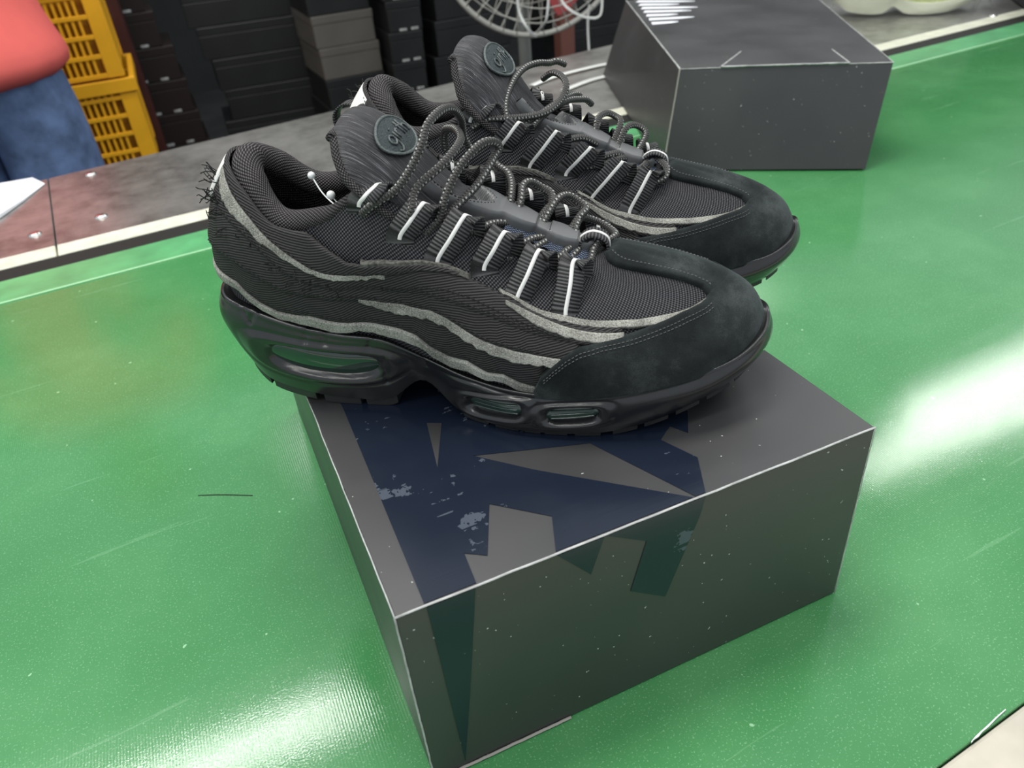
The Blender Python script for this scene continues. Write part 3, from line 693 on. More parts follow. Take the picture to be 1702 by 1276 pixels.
    for sg in (-1, 1):
        for wi, w in enumerate(WIN):
            a = np.linspace(w[0]-w[2]*1.0, w[0]+w[2]*1.0, 40); aa = a if sg < 0 else 30-a; G = []
            for q in np.linspace(-1, 1, 14):
                t = w[1]+w[4]*(a-w[0])/w[2]+w[3]*q*(np.clip(1-np.abs((a-w[0])/w[2])**3.2, 0, 1)**(1/3.2)); bl = 1.6*(1-q*q); G.append(SM(aa, t)+NSM(aa, t)*(-4.2+bl))
            G = np.array(G).transpose(1, 0, 2); s.put(MB().grid(G, cumuv(G), flip=sg > 0), 'air_window', M['air'], ms)
            if wi:
                for q in (-.45, 0, .45): # moulded ribs inside the small windows
                    t = w[1]+w[4]*(a-w[0])/w[2]+w[3]*q; kk = slice(4, -4); V, F, UV = tube_geo(SM(aa, t)[kk]+NSM(aa, t)[kk]*(-3.0), .55, 6); s.put(MB().add(V, F, UV), 'window_rib', M['air'], ms)
    # ---- tread lugs round the edge
    lugs = [(1.3, 2.0), (2.12, 3.1), (3.3, 4.15), (4.3, 5.15), (7.05, 7.6), (7.75, 8.25), (8.4, 8.75), (8.85, 9.3), (9.45, 9.95), (10.2, 10.7), (10.85, 11.4), (11.6, 12.2), (12.4, 13.1), (13.3, 14.0)]
    for sg in (-1, 1):
        for k, (a0, a1) in enumerate(lugs):
            G = []
            for a in np.linspace(a0, a1, 7):
                aa = a if sg < 0 else 30-a; B0 = SM(aa, 0.0); opp = SM(30-aa, 0.0); inn = (opp-B0); inn /= np.linalg.norm(inn)+1e-9
                h = 5.4 if a < 5.3 else 3.2; zb = max(B0[2]-h, .15)
                if 9 < a < 10.2: zb = .15
                e0 = B0+inn*.6+np.array([0, 0, 1.6]); e1 = B0+inn*1.2; e1[2] = zb; e2 = B0+inn*13; e2[2] = zb; e3 = B0+inn*13+np.array([0, 0, 1.6]); G.append([e0, e1, e2, e3])
            G = np.array(G); mb = MB().grid(G, cumuv(G), flip=(sg > 0)); mb.f += [(0, 1, 2, 3), (27, 26, 25, 24)] if sg > 0 else [(3, 2, 1, 0), (24, 25, 26, 27)]
            s.put(mb, 'tread_lug', M['rubber2'], smooth=False)
    return root, s
# ------------------------------------------------------------------ room
FZ = -.75
def slab(name, lo, hi, mat, parent=None, bev=0):
    o = MB().box(lo, hi).obj(name, mat, parent, smooth=False)
    if bev: bevel(o, bev)
    return o
slab('floor', (-7, -3.5, FZ-.05), (9, 5.2, FZ), M['floor'])['kind'] = 'structure'
slab('wall_back', (-7, 5.2, FZ-.05), (9, 5.3, 2.8), M['wall'])['kind'] = 'structure'

# ------------------------------------------------------------------ conveyor table
table = empty('conveyor_table', (0, 0, 0), .0813)
tag(table, 'long work table with glossy green belt top and worn steel plate along its back', 'table')
slab('belt', (-1.9, -.1184, -.005), (2.9, .806, 0), M['belt'], table, .0012)
slab('belt_border', (-1.9, .743, -.0001), (2.9, .8055, .0011), M['belt_sheen'], table, .0008)  # raised belt lip, its sheen painted as paler green
slab('belt_bed', (-1.9, -.10, -.03), (2.9, .8055, -.0055), M['dark'], table)
slab('gap_shade_strip', (-1.9, .8065, -.03), (2.9, .8455, -.0004), M['dark'], table)  # flush dark fill, the shade of the gap put into its colour
slab('border_highlight', (-1.9, .7395, -.0001), (2.9, .7425, .0014), M['belt_highlight'], table, .0006)  # thin pale strip painting the highlight along the lip
pl = []
slab('plate_trim', (-1.9, .846, -.03), (-.1395, .883, .0008), M['cream'], table, .0015)
slab('plate_trim', (-.1375, .846, -.03), (2.9, .883, .0008), M['cream'], table, .0015)
def plate(x0, x1):
    g = lambda x: 1.205+.085*x
    v = [(x0,.884,-.02),(x1,.884,-.02),(x1,g(x1),-.02),(x0,g(x0),-.02),(x0,.884,0),(x1,.884,0),(x1,g(x1),0),(x0,g(x0),0)]
    o = MB().add(v, [(0,3,2,1),(4,5,6,7),(0,1,5,4),(1,2,6,5),(2,3,7,6),(3,0,4,7)]).obj('steel_plate', M['steel'], table, smooth=False); bevel(o, .001)
plate(-1.9, -.1392); plate(-.1378, 2.9)
for x, y in ((-.172,1.155),(-.238,.928),(-.156,.944),(1.30,1.12),(1.62,1.02)):
    c_, s_ = math.cos(-.0813), math.sin(-.0813); X, Y = x*c_-y*s_, x*s_+y*c_
    G = [[(X+r*math.cos(t), Y+r*math.sin(t), z) for t in np.linspace(0, 2*PI, 17)] for r, z in ((.0085, .0), (.008, .0018), (.006, .0028), (.0002, .0032))]
    MB().grid(np.array(G), flip=True).obj('screw_head', M['screw'], table)
slab('front_edge_plate', (-1.9, -.30, -.022), (2.9, -.1190, -.0009), M['cream_front'], table, .002)
slab('frame_rail', (-1.9, -.28, -.12), (2.9, -.24, -.022), M['steel'], table, .003)
slab('frame_rail', (-1.9, 1.02, -.12), (2.9, 1.06, -.0305), M['steel'], table, .003)
for x in (-1.7, .5, 2.7):
    for y in (-.26, 1.04): slab('leg', (x-.03, y-.03, FZ), (x+.03, y+.03, -.12), M['steel'], table, .004)
mb = MB(); q = [(0,0),(6,3),(14,2),(22,6),(34,7),(52,12),(70,15),(70,17.5),(50,15),(33,11),(20,9),(10,7),(1,3)]
mb2 = []
th = MB(); n = len(q)
def tl(px): return px
pts = [(.2335+a*.00042, -.1192+b*.00016) for a, b in q]
th.add([(x, y, .0003) for x, y in pts]+[(x, y, .0013) for x, y in pts], [tuple(range(n, 2*n))]+[(i, (i+1) % n, n+(i+1) % n, n+i) for i in range(n)])
th.obj('torn_white_edge', M['paper'], table, smooth=False)
sc = MB(); V, F, UV = tube_geo(catmull([(-.065,.285,.0001),(-.05,.276,.0002),(-.03,.262,.0001)], 4), .0004, 5); sc.add(V, F); sc.obj('scuff_mark', M['dark'], table)

# ------------------------------------------------------------------ cartons
def quad_slab(c4, n, t, name, mat, parent, inset=0.0, bev=.0006):
    c = np.array(c4, float); ctr = c.mean(0); c = c+(ctr-c)*0
    e = [(c[(i+1) % 4]-c[i]) for i in range(4)]
    if inset:
        for i in range(4): 
            a = e[i]/np.linalg.norm(e[i]); b = -e[i-1]/np.linalg.norm(e[i-1]); c[i] = c[i]+(a+b)*inset
    inn = c-np.array(n)*t
    o = MB().add(list(c)+list(inn), [(0,1,2,3),(7,6,5,4),(0,4,5,1),(1,5,6,2),(2,6,7,3),(3,7,4,0)]).obj(name, mat, parent, smooth=False)
    bevel(o, bev, 2); return o
def carton(name, label, B, Tt, mats, group=None, ins=.0003):
    """B, Tt: bottom and top corners front-left, front-right, back-right, back-left (metres)"""
    base = np.array(B).mean(0); root = empty(name, tuple(base)); tag(root, label, 'box', group)
    B = [np.array(b)-base for b in B]; Tt = [np.array(t)-base for t in Tt]
    def nrm(a, b, c): v = np.cross(np.array(b)-a, np.array(c)-a); return v/np.linalg.norm(v)
    t = .0018
    for nm, q in (('front_panel', (B[0], B[1], Tt[1], Tt[0])), ('side_panel', (B[1], B[2], Tt[2], Tt[1])), ('back_panel', (B[2], B[3], Tt[3], Tt[2])), ('side_panel', (B[3], B[0], Tt[0], Tt[3])), ('lid_panel', (Tt[0], Tt[1], Tt[2], Tt[3])), ('bottom_panel', (B[3], B[2], B[1], B[0]))):
        quad_slab(q, nrm(*q[:3]), t, nm, mats, root, ins)
    return root, B, Tt, base
HB = .12445
box, B_, T_, base = carton('shoebox', 'large black shoebox with glossy navy print under the pair of trainers',
    [(0,0,.0006),(.25,0,.0006),(.25,.35,.0006),(0,.35,.0006)], [(0,0,HB),(.2502,0,HB),(.25,.35,HB),(0,.35,HB)], M['card'])
def edge(a, b, r, root, mat='card_edge', wob=.0002):  # pale line painting the light caught on a fold; raw card where given
    P = np.linspace(a, b, 30); P[1:-1] += RNG.normal(0, wob*.4, (28, 3)); V, F, UV = tube_geo(P, r, 6); MB().add(V, F).obj('fold_glint_and_raw_edge', M[mat], root)
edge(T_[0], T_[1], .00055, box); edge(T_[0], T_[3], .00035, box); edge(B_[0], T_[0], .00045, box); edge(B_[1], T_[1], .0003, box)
# raw inner card shows along part of the bottom front edge, the rest is in shadow
e0 = np.array(B_[0]); e1 = np.array(B_[1]); edge(e0+(e1-e0)*.0+np.array([0,-.0008,.0008]), e0+(e1-e0)*.30+np.array([0,-.0008,.0008]), .0008, box, 'card_inner')
def patch(poly, z=None, y=None, t=.00025):
    # flat printed shape on the lid (z) or on the front (y), millimetres
    if z is not None: P0 = [(x*.001, yy*.001, z) for x, yy in poly]; d = (0, 0, t)
    else: P0 = [(x*.001, y, zz*.001) for x, zz in poly]; d = (0, -t, 0)
    bm = bmesh.new(); vs = [bm.verts.new(Vector(p)-Vector(base)) for p in P0]; f = bm.faces.new(vs)
    f.normal_update()
    if f.normal.dot(Vector(d)) < 0: f.normal_flip()
    r = bmesh.ops.extrude_face_region(bm, geom=[f]); 
    for v in [g for g in r['geom'] if isinstance(g, bmesh.types.BMVert)]: v.co += Vector(d)
    bmesh.ops.triangulate(bm, faces=bm.faces[:]); bmesh.ops.recalc_face_normals(bm, faces=bm.faces[:])
    me = bpy.data.meshes.new('printed_shape'); bm.to_mesh(me); bm.free(); me.materials.append(M['print'])
    o = bpy.data.objects.new('printed_shape', me); COL.objects.link(o); o.parent = box; return o
zt = HB+.0001
patch([(13,1.2),(36,1.2),(37.5,19),(46,13),(59,42),(81,21),(73,1.2),(143,1.2),(88,53),(65,78),(121,58),(144.5,1.2),(150,1.2),(161,23),(153,43),(163,50),(168,41),(178,56),(176,140),(150,215),(118,260),(80,275),(16,275),(16,147)], z=zt)
bt = .00015
for poly in ([(53,115),(60,111),(46,78)],):
    o = patch(poly, z=zt+.0001, t=.0003); o.data.materials[0] = M['card']; o.name = 'unprinted_shape'
patch([(13.5,123.6),(35,123.6),(25,57),(16.5,5)], y=-.0001)
patch([(73,123.6),(96,123.6),(89,103)], y=-.0001)
patch([(97,123.8),(149,123.8),(147,113),(130,65),(110,80),(118,110)], y=-.0001)

u4 = .25
fl, fr = np.array([2.205,2.575,.008])*u4, np.array([3.037,1.990,.008])*u4; tfl, tfr = np.array([2.324,2.632,.4978])*u4, np.array([3.152,2.049,.4978])*u4
dep = 2.13*u4
bl, br = fl+np.array([.357,.934,0])*dep, fr+np.array([.50,.866,0])*dep; tbl, tbr = tfl+np.array([.40,.916,0])*dep, tfr+np.array([.512,.859,0])*dep
box2, B2, T2, base2 = carton('shoebox', 'plain black carton with tucked flap and white brush marks standing behind the trainers', [fl, fr, br, bl], [tfl, tfr, tbr, tbl], M['card'])
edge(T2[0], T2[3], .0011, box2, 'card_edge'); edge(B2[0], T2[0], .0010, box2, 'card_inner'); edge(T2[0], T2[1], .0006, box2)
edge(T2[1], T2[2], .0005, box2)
z2 = T2[0][2]
def flat(poly, z, t, name, mat, root, bev=.0):
    n = len(poly); v = [(x, y, z) for x, y in poly]+[(x, y, z+t) for x, y in poly]
    ar = sum(poly[i][0]*poly[(i+1) % n][1]-poly[(i+1) % n][0]*poly[i][1] for i in range(n))
    f = [tuple(range(n, 2*n)), tuple(range(n-1, -1, -1))]+[(i, (i+1) % n, n+(i+1) % n, n+i) for i in range(n)]
    if ar < 0: f = [q[::-1] for q in f]
    o = MB().add(v, f).obj(name, mat, root, smooth=False)
    if bev: bevel(o, bev)
    return o
fp = [np.array(q)*.001-base2[:2] for q in ((632,632),(695,680),(782,612),(759,553))]
d12 = (T2[1]-T2[0])[:2]; 
fpoly = [tuple(T2[0][:2]+d12*.20-np.array([.0008,.0012])), tuple(T2[0][:2]+d12*.80-np.array([.0008,.0012])), tuple(fp[2]), tuple(fp[1])]
flat(fpoly, z2, .0018, 'tuck_flap', M['card'], box2, .0006)
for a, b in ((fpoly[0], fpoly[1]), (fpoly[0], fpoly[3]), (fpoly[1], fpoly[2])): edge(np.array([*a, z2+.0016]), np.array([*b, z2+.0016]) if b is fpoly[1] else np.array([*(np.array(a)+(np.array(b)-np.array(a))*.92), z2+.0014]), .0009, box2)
flat([tuple(T2[0][:2]+d12*.02+np.array([.0006,.001])), tuple(T2[0][:2]+d12*.19+np.array([.0006,.001])), tuple(T2[0][:2]+d12*.19+np.array([.003,.004])), tuple(T2[0][:2]+d12*.02+np.array([.0015,.002]))], z2, .0002, 'lid_gap_shade', M['dark'], box2)  # dark strip painting the shade under the lifted lid edge
for k in range(8):
    q = k/7; a = np.array([816,1150])*(1-q)+np.array([712,930])*q; b = np.array([872,1080])*(1-q)+np.array([762,905])*q
    ext = [1.0, 1.25, .9, 1.3, 1.15, .8, 1.2, .75][k]; b = a+(b-a)*ext; d = (b-a)/np.linalg.norm(b-a); w = np.array([-d[1], d[0]])*9.0
    poly = [a-w, a+(b-a)*.7-w*.9, b-w*.2, b+w*.2, a+(b-a)*.75+w*.7, a+w]
    flat([tuple(p_*.001-base2[:2]) for p_ in poly], z2, .0003, 'brush_mark', M['paper'], box2)

# ------------------------------------------------------------------ the pair of trainers
LACES1 = [
 [(108,-37,113),(113,-38,117),(119,-36,120),(125,-32,123),(131,-26,130),(136,-20,139),(138,-12,146),(142,0,149),(145,10,147),(146,20,140),(145,26,134),(144,31,127),(146,33,120)],
 [(127,-36,107),(130,-36,111),(132,-34,115),(132,-30,119),(135,-26,123),(143,-18,128),(148,-8,132),(149,4,134),(144,16,135),(137,24,133),(134,29,128),(133,32,120)],
 [(132,-34,99),(136,-34,101),(139,-32,103),(143,-29,107),(145,-26,114),(148,-20,121),(153,-12,128),(160,-2,133),(165,5,132),(167,8,128),(165,5,125),(163,-2,122),(158,-12,116),(150,-21,110),(143,-28,104),(136,-33,98)],
 [(157,31,115),(161,30,111),(167,25,109),(170,18,106),(171,10,103),(171,3,98)],
 [(174,2,95),(176,8,101),(176,16,105),(179,22,105),(184,25,101),(190,21,99),(191,14,96),(188,9,94),(184,2,90)],
 [(186,1,88),(190,8,94),(194,16,98),(198,23,97),(203,24,94),(208,20,91),(206,14,90),(203,9,87),(199,2,83)],
 [(203,1,82),(204,8,87),(206,15,88),(210,20,85),(215,22,82),(221,18,80),(224,11,80),(221,5,80),(217,-1,82),(214,-6,80),(213,-12,77),(211,-19,75),(206,-24,74)],
 [(151,-31,99),(156,-28,99),(160,-22,98),(164,-16,98),(169,-10,96),(175,-4,91)],
 [(148,-29,98),(153,-26,96),(158,-21,95),(163,-15,96),(168,-8,94)],
 [(170,-30,89),(174,-26,88),(178,-19,88),(184,-11,88),(189,-3,85)],
 [(173,-29,85),(179,-24,84),(185,-16,85),(190,-8,85)],
 [(187,-29,80),(192,-25,80),(196,-18,80),(200,-11,81),(203,-3,80)],
 [(190,-26,77),(196,-22,76),(201,-15,77),(205,-8,79),(207,0,79)]]
LACES2 = [
 [(108,37,113),(113,37,116),(118,36,118),(126,32,117),(135,27,116),(144,19,115),(151,10,116),(156,-2,120),(157,-10,125),(153,-18,128),(146,-24,129),(138,-30,124)],
 [(152,-36,131),(147,-32,134),(143,-28,134),(138,-20,136),(132,-10,136),(128,2,133),(126,14,128),(126,24,123),(128,31,117),(131,33,110)],
 [(170,-28,108),(167,-24,112),(163,-18,114),(158,-8,116),(151,4,115),(145,16,112),(141,25,109),(135,32,106)],
 [(163,-26,114),(160,-22,116),(156,-10,117),(150,4,116),(142,18,113),(134,28,109)],
 [(153,30,100),(158,27,101),(164,21,101),(171,15,100),(177,9,95),(181,2,90)],
 [(172,30,90),(177,27,91),(184,19,90),(191,11,89),(196,3,84)],
 [(174,28,86),(180,25,86),(187,19,86),(193,11,86),(198,3,83)],
 [(192,28,80),(197,25,81),(204,18,81),(208,9,81),(209,1,81)],
 [(194,25,77),(200,21,78),(206,14,79),(210,6,78)],
 [(210,-6,81),(213,-1,83),(218,5,82),(222,12,80),(221,19,77),(214,24,75)],
 [(176,-4,95),(176,-12,103),(180,-22,104),(186,-25,101),(190,-18,99),(186,-4,89)],
 [(190,-4,88),(194,-14,97),(200,-22,96),(206,-20,91),(201,-4,83)]]
SH1 = (-.025, .2275, HB+.0004); SH2 = (.0745, .325, HB+.0004)
shoe1, s1 = build_shoe('trainer', SH1, math.radians(-33.163), 1, 'black trainer nearest the camera, its whole outer side and air windows in view', LACES1, None)
shoe2, s2 = build_shoe('trainer', SH2, math.radians(-37.5), -1, 'black trainer standing behind the other one, partly hidden by it', LACES2, None)
# cut tag fastener left in the collar of the near shoe
mb = MB()
for c, r in (((74,-10,122), 2.0), ((87,-21,116), 2.2)):
    G = [[np.array(c)+r*np.array([math.sin(p)*math.cos(t), math.sin(p)*math.sin(t), math.cos(p)]) for p in np.linspace(0, PI, 9)] for t in np.linspace(0, 2*PI, 13)]
    mb.grid(np.array(G))
V, F, UV = tube_geo(catmull([(74,-10,122),(80,-15,115),(88,-20,110),(92,-23,110)], 5), .35, 5); mb.add(V, F)
V, F, UV = tube_geo(catmull([(87,-21,116),(90,-22,112),(92,-24,109)], 4), .35, 5); mb.add(V, F)
s1.put(mb, 'tag_fastener', M['clear'])

# ------------------------------------------------------------------ things on the steel plate
lime = empty('trainer', (1.40, 1.262, .002), math.radians(-30)); tag(lime, 'pale lime green trainer lying in clear plastic at the back of the table', 'shoe')
A = np.linspace(0, 30, 91); T = np.linspace(0, 1, 17); P = S0(A[:, None] % 30, T[None])*.001; MB().grid(P, cumuv(P)*1000).obj('upper', M['lime'], lime)
P = SM(A[:, None], T[None])*.001; MB().grid(P).obj('sole', M['sole_w'], lime)
G = np.array([[SM(a, 0)*(1-k)+SM(30-a, 0)*k for k in np.linspace(0, 1, 5)] for a in np.linspace(0, 15, 40)])*.001; MB().grid(G, flip=True).obj('outsole', M['sole_w'], lime)
mb = MB(); TGm = [[np.array([q[0], q[2]*math.cos(t), q[1]+q[3]*.5*math.sin(t)])*.001 for t in np.linspace(0, 2*PI, 17)] for q in TGc]; mb.grid(np.array(TGm), flip=True).obj('tongue', M['lime'], lime)
bag = MB(); G = []
for a in np.linspace(0, 2*PI, 49):
    row = []
    for p in np.linspace(.02, 1, 14):
        rr = 1+.10*math.sin(5*a+p*7)+.06*math.sin(11*a-p*9); R = np.array([.185*math.cos(a), .085*math.sin(a)])*rr*math.sin(p*PI/2)**.8; row.append((.15+R[0], R[1], .002+.165*math.cos(p*PI/2)**.7*(1+.05*math.sin(9*a))))
    G.append(row)
bg_ = bag.grid(np.array(G), flip=True).obj('plastic_bag', M['bag'])
bg_.location = (1.40, 1.262, .001); bg_.rotation_euler = (0, 0, math.radians(-30)); tag(bg_, 'crinkled clear plastic bag around the pale lime green trainer', 'bag')
o = empty('shoebox', (1.625, .915, .003)); o.rotation_euler = (0, 0, math.radians(51)); tag(o, 'dark grey box at the far right end of the table', 'box')
for nm, lo, hi in (('body', (0, -.25, 0), (.35, 0, .10)), ('lid', (-.003, -.253, .07), (.353, .003, .125))): slab(nm, lo, hi, M['darkcard'], o, .002)
# folded white card scrap at far left
mb = MB(); pts = [(-.42,1.20),(-.255,1.178),(-.237,1.150),(-.262,1.083),(-.29,1.02),(-.36,.99),(-.46,1.0)]; n = len(pts)
mb.add([(x, y, .001) for x, y in pts]+[(x, y, .0035+.003*math.sin(i*2.1)) for i, (x, y) in enumerate(pts)], [tuple(range(2*n-1, n-1, -1)), tuple(range(n))]+[((i+1) % n, i, n+i, n+(i+1) % n) for i in range(n)])
o = mb.obj('paper_sheet', M['paper'], smooth=False); tag(o, 'white paper sheet with torn edge on the plate in front of the jeans', 'paper')
# plastic straps
def strap(pts, name, label, cat='strap', w=.006, group=None):
    P = catmull(np.array(pts), 8); G = []
    for i in range(len(P)):
        t = P[min(i+1, len(P)-1)]-P[max(i-1, 0)]; t /= np.linalg.norm(t); v = np.cross(t, (0, 1, .25)); v /= np.linalg.norm(v); n_ = np.cross(t, v)*.0006; v *= w*.5; G.append([P[i]-v+n_, P[i]+v+n_, P[i]+v-n_, P[i]-v-n_, P[i]-v+n_])
    o = MB().grid(np.array(G)).obj(name, M['strap']); tag(o, label, cat, group); return o
mb_pts = [(.60,1.16,.003),(.655,1.185,.004),(.72,1.20,.004),(.790,1.205,.004),(.782,1.175,.004),(.765,1.135,.003),(.70,1.12,.003),(.63,1.09,.003)]
P = catmull(np.array(mb_pts), 8); G = []
for i in range(len(P)):
    t = P[min(i+1, len(P)-1)]-P[max(i-1, 0)]; t /= np.linalg.norm(t); v = np.cross(t, (0, 0, 1)); v /= np.linalg.norm(v); G.append([P[i]-v*.007, P[i]-v*.007+np.array([0,0,.001]), P[i]+v*.007+np.array([0,0,.001]), P[i]+v*.007, P[i]-v*.007])
tag(MB().grid(np.array(G)).obj('packing_strap', M['strap']), 'white packing strap bent into a zigzag on the steel plate', 'strap')

# ------------------------------------------------------------------ floor fan
FC = np.array([.93, 1.80, .235]); FR = .28
fan = empty('floor_fan', (.93, 1.80, FZ)); tag(fan, 'round pale wire floor fan behind the far trainer with straps hanging on it', 'fan')
off = FC-np.array([.93, 1.80, FZ])
def bowl(sign, nm):
    mb = MB()
    for k in range(44):
        a0 = 2*PI*k/44; P = []
        for q in np.linspace(.16, 1, 12):
            a = a0+.55*sign*(1-q); d = .085*math.cos(q*PI/2)**.8 if q < 1 else 0; P.append(off+np.array([FR*q*math.sin(a), sign*(d+.012), -FR*q*math.cos(a)]))
        V, F, UV = tube_geo(P, .0014, 5); mb.add(V, F)
    for q in (.16, .3, .45, .6, .75, .88):
        d = .085*math.cos(q*PI/2)**.8; P = [off+np.array([FR*q*math.cos(t), sign*(d+.013), FR*q*math.sin(t)]) for t in np.linspace(0, 2*PI, 49)[:-1]]; V, F, UV = tube_geo(P, .0016, 5, closed=True); mb.add(V, F)
    mb.obj(nm, M['wire'], fan)
bowl(-1, 'front_guard'); bowl(1, 'rear_guard')
V, F, UV = tube_geo([off+np.array([FR*math.cos(t), 0, FR*math.sin(t)]) for t in np.linspace(0, 2*PI, 65)[:-1]], .007, 8, closed=True); MB().add(V, F).obj('guard_rim', M['wire'], fan)
V, F, UV = tube_geo([off+np.array([0, -.05, 0]), off+np.array([0, .04, 0])], [.05, .055], 20); MB().add(V, F).obj('hub', M['redblade'], fan, smooth=False)
for k in range(4):
    G = []
    for q in np.linspace(.045, .24, 9):
        row = []
        for w in np.linspace(-1, 1, 7):
            a = 2*PI*k/4+.4+w*(.5-.1*q/.24)*(.6+.4*math.sin(q/.24*PI)); row.append(off+np.array([q*math.sin(a), w*.022, -q*math.cos(a)]))
        G.append(row)
    G = np.array(G); b_ = MB().grid(G).grid(G+np.array([0, .002, 0]), flip=True).obj('blade', M['redblade'] if k == 0 else M['blade'], fan)
V, F, UV = tube_geo([off+np.array([0, .03, 0]), off+np.array([0, .16, 0])], [.07, .06], 20); MB().add(V, F).obj('motor', M['blade'], fan, smooth=False)
V, F, UV = tube_geo([(0, .12, .03), (0, .12, off[2])], .018, 14); MB().add(V, F).obj('pole', M['blade'], fan)
G = [[(r*math.cos(t), .12+r*math.sin(t), z) for t in np.linspace(0, 2*PI, 33)] for r, z in ((.2, 0), (.2, .02), (.17, .035), (.02, .04))]; MB().grid(np.array(G), flip=True).obj('base', M['blade'], fan)
yf = 1.69
strap([(.815,yf,.10),(.818,yf,.04),(.835,yf-.005,.0),(.868,yf+.02,-.028),(.885,yf+.05,-.035)], 'packing_strap', 'white plastic strap hanging down the left of the fan guard')
strap([(.905,yf,.11),(.900,yf,.06),(.885,yf-.01,.01),(.872,yf+.02,-.02)], 'packing_strap', 'white plastic strap crossing the middle of the fan guard')
strap([(.930,yf,.11),(.935,yf,.05),(.965,yf-.005,.018),(1.01,yf,-.002),(1.045,yf,.0),(1.052,yf,.05),(1.058,yf,.10)], 'packing_strap', 'white plastic strap looped low on the right of the fan guard')
strap([(1.035,1.73,.02),(1.030,1.73,-.03),(1.028,1.72,-.12),(1.028,1.72,-.20)], 'packing_strap', 'narrow white strap dangling below the right of the fan guard')
o = empty('upright_post', (1.40, 2.6, FZ)); tag(o, 'red-brown upright post behind the fan', 'post')
slab('shaft', (-.03, -.03, .02), (.03, .03, 1.6), M['rust'], o, .004); slab('foot', (-.08, -.08, 0), (.08, .08, .02), M['rust'], o, .002)

# ------------------------------------------------------------------ crates
def crate(z, label, dx=0):
    H_, x0, x1, yf, yb = .236, -.62+dx, -.112+dx, 2.10, 2.45; r = empty('plastic_crate', ((x0+x1)/2, 2.27, z)); tag(r, label, 'crate')
    X0, X1, Y0, Y1 = x0-(x0+x1)/2, x1-(x0+x1)/2, yf-2.27, yb-2.27
    def bx(nm, lo, hi, mt='yellow', bv=.002): return slab(nm, lo, hi, M[mt], r, bv)
    for y0, y1 in ((Y0-.006, Y0+.010), (Y1-.01, Y1+.006)): bx('rim', (X0-.006, y0, H_-.035), (X1+.008, y1, H_-.002))
    for xa in (X0-.006, X1-.006): bx('rim', (xa, Y0+.011, H_-.035), (xa+.014, Y1-.011, H_-.002))
    bx('crate_floor', (X0+.004, Y0+.004, 0), (X1-.004, Y1-.004, .008))
    for xa, xb in ((X0, X0+.045), (X1-.040, X1)): bx('corner_post', (xa, Y0, 0), (xb, Y0+.045, H_-.036)); bx('corner_post', (xa, Y1-.04, 0), (xb, Y1, H_-.036))
    bx('side_wall', (X1-.012, Y0+.046, .009), (X1-.002, Y1-.041, H_-.036)); bx('side_wall', (X0+.002, Y0+.046, .009), (X0+.012, Y1-.041, H_-.036))
    bx('inner_wall', (X0+.05, Y0+.03, .009), (X1-.042, Y0+.034, H_-.036), 'yellow_shade', 0)
    for k in range(5): bx('grille_bar', (X0+.045, Y0, .002+k*.0455), (X1-.040, Y0+.012, .012+k*.0455), 'yellow', .001)
    mb = MB()
    n = int((X1-X0-.085)/.0155)
    for i in range(1, n): xx = X0+.045+i*.0155; mb.box((xx-.0032, Y0+.002, .012), (xx+.0032, Y0+.014, H_-.037))
    mb.obj('grille_rib', M['yellow'], r, smooth=False)['kind'] = 'stuff'
for z, l, dx in ((FZ, 'yellow slotted plastic crate at the bottom of the stack behind the steel plate', .01), (FZ+.2385, 'yellow slotted plastic crate, third from the top of the stack', .0), (-.2735, 'yellow slotted plastic crate just above the table edge beside the jeans', .012), (-.0350, 'yellow slotted plastic crate at the top left beside the coral shirt', 0)): crate(z, l, dx)

# ------------------------------------------------------------------ stacks of boxes at the back
def stack(x, y, w, d, h, z0, n, mat, yaw, what, where, shift=(), tabs=0, mats=None, bands=None):
    sup = empty('pallet_stand', (x+w/2, y+d/2, FZ)); tag(sup, 'low dark stand under the %s' % where, 'stand')
    slab('deck', (-w/2-.01, -d/2, z0-FZ-.03), (w/2+.01, d/2, z0-FZ-.001), M['browncard'], sup, .002)
    for sx in (-1, 1): slab('runner', (sx*(w/2-.03)-.02, -d/2, 0), (sx*(w/2-.03)+.02, d/2, z0-FZ-.031), M['browncard'], sup, .002)
    order = ['topmost', 'second from the top', 'third from the top', 'fourth from the top', 'fifth from the top', 'sixth from the top', 'seventh from the top']
    for i in range(n):
        dx = shift[i % len(shift)] if shift else 0
        r = empty('stacked_shoebox', (x+w/2+dx, y+d/2, z0+i*h)); r.rotation_euler = (0, 0, yaw*(1+.3*math.sin(i*2.3)))
        tag(r, '%s, %s of the %s' % (what, order[n-1-i], where), 'box'); mt = M[(mats or [mat]*n)[i]]
        slab('body', (-w/2, -d/2, 0), (w/2, d/2, h*.72), mt, r, .002); slab('lid', (-w/2-.002, -d/2-.002, h*.72), (w/2+.002, d/2+.002, h-.0015), mt, r, .003)
        for k in range(tabs):
            xx = -w/2+w*(k+.5)/tabs*.7+w*.12; slab('tab_slot', (xx, -d/2-.004, h*.02), (xx+.026, -d/2-.0005, h*.10), M['card_edge'], r, .001)
zr = -.535
stack(.15, 3.04, .37, .25, .1125, zr, 6, 'darkcard', -.05, 'black shoebox', 'wide stack left of the near heel', (.0, .03, .012, -.01, -.035, -.05))
stack(-.155, 2.92, .20, .30, .1125, zr-.02, 6, 'browncard', .0, 'brownish black box', 'narrow stack beside the yellow crates', (.02, .01, .0, -.01, -.04, -.06), tabs=2)
stack(.49, 2.70, .215, .30, .1045, -.575, 7, 'greycard', .03, 'dull box', 'grey stack above the far heel', (0, 0, .004, .0, -.006, -.01, -.01), tabs=0, mats=['darkcard', 'darkcard', 'darkcard', 'greycard', 'greycard', 'darkcard', 'darkcard'])
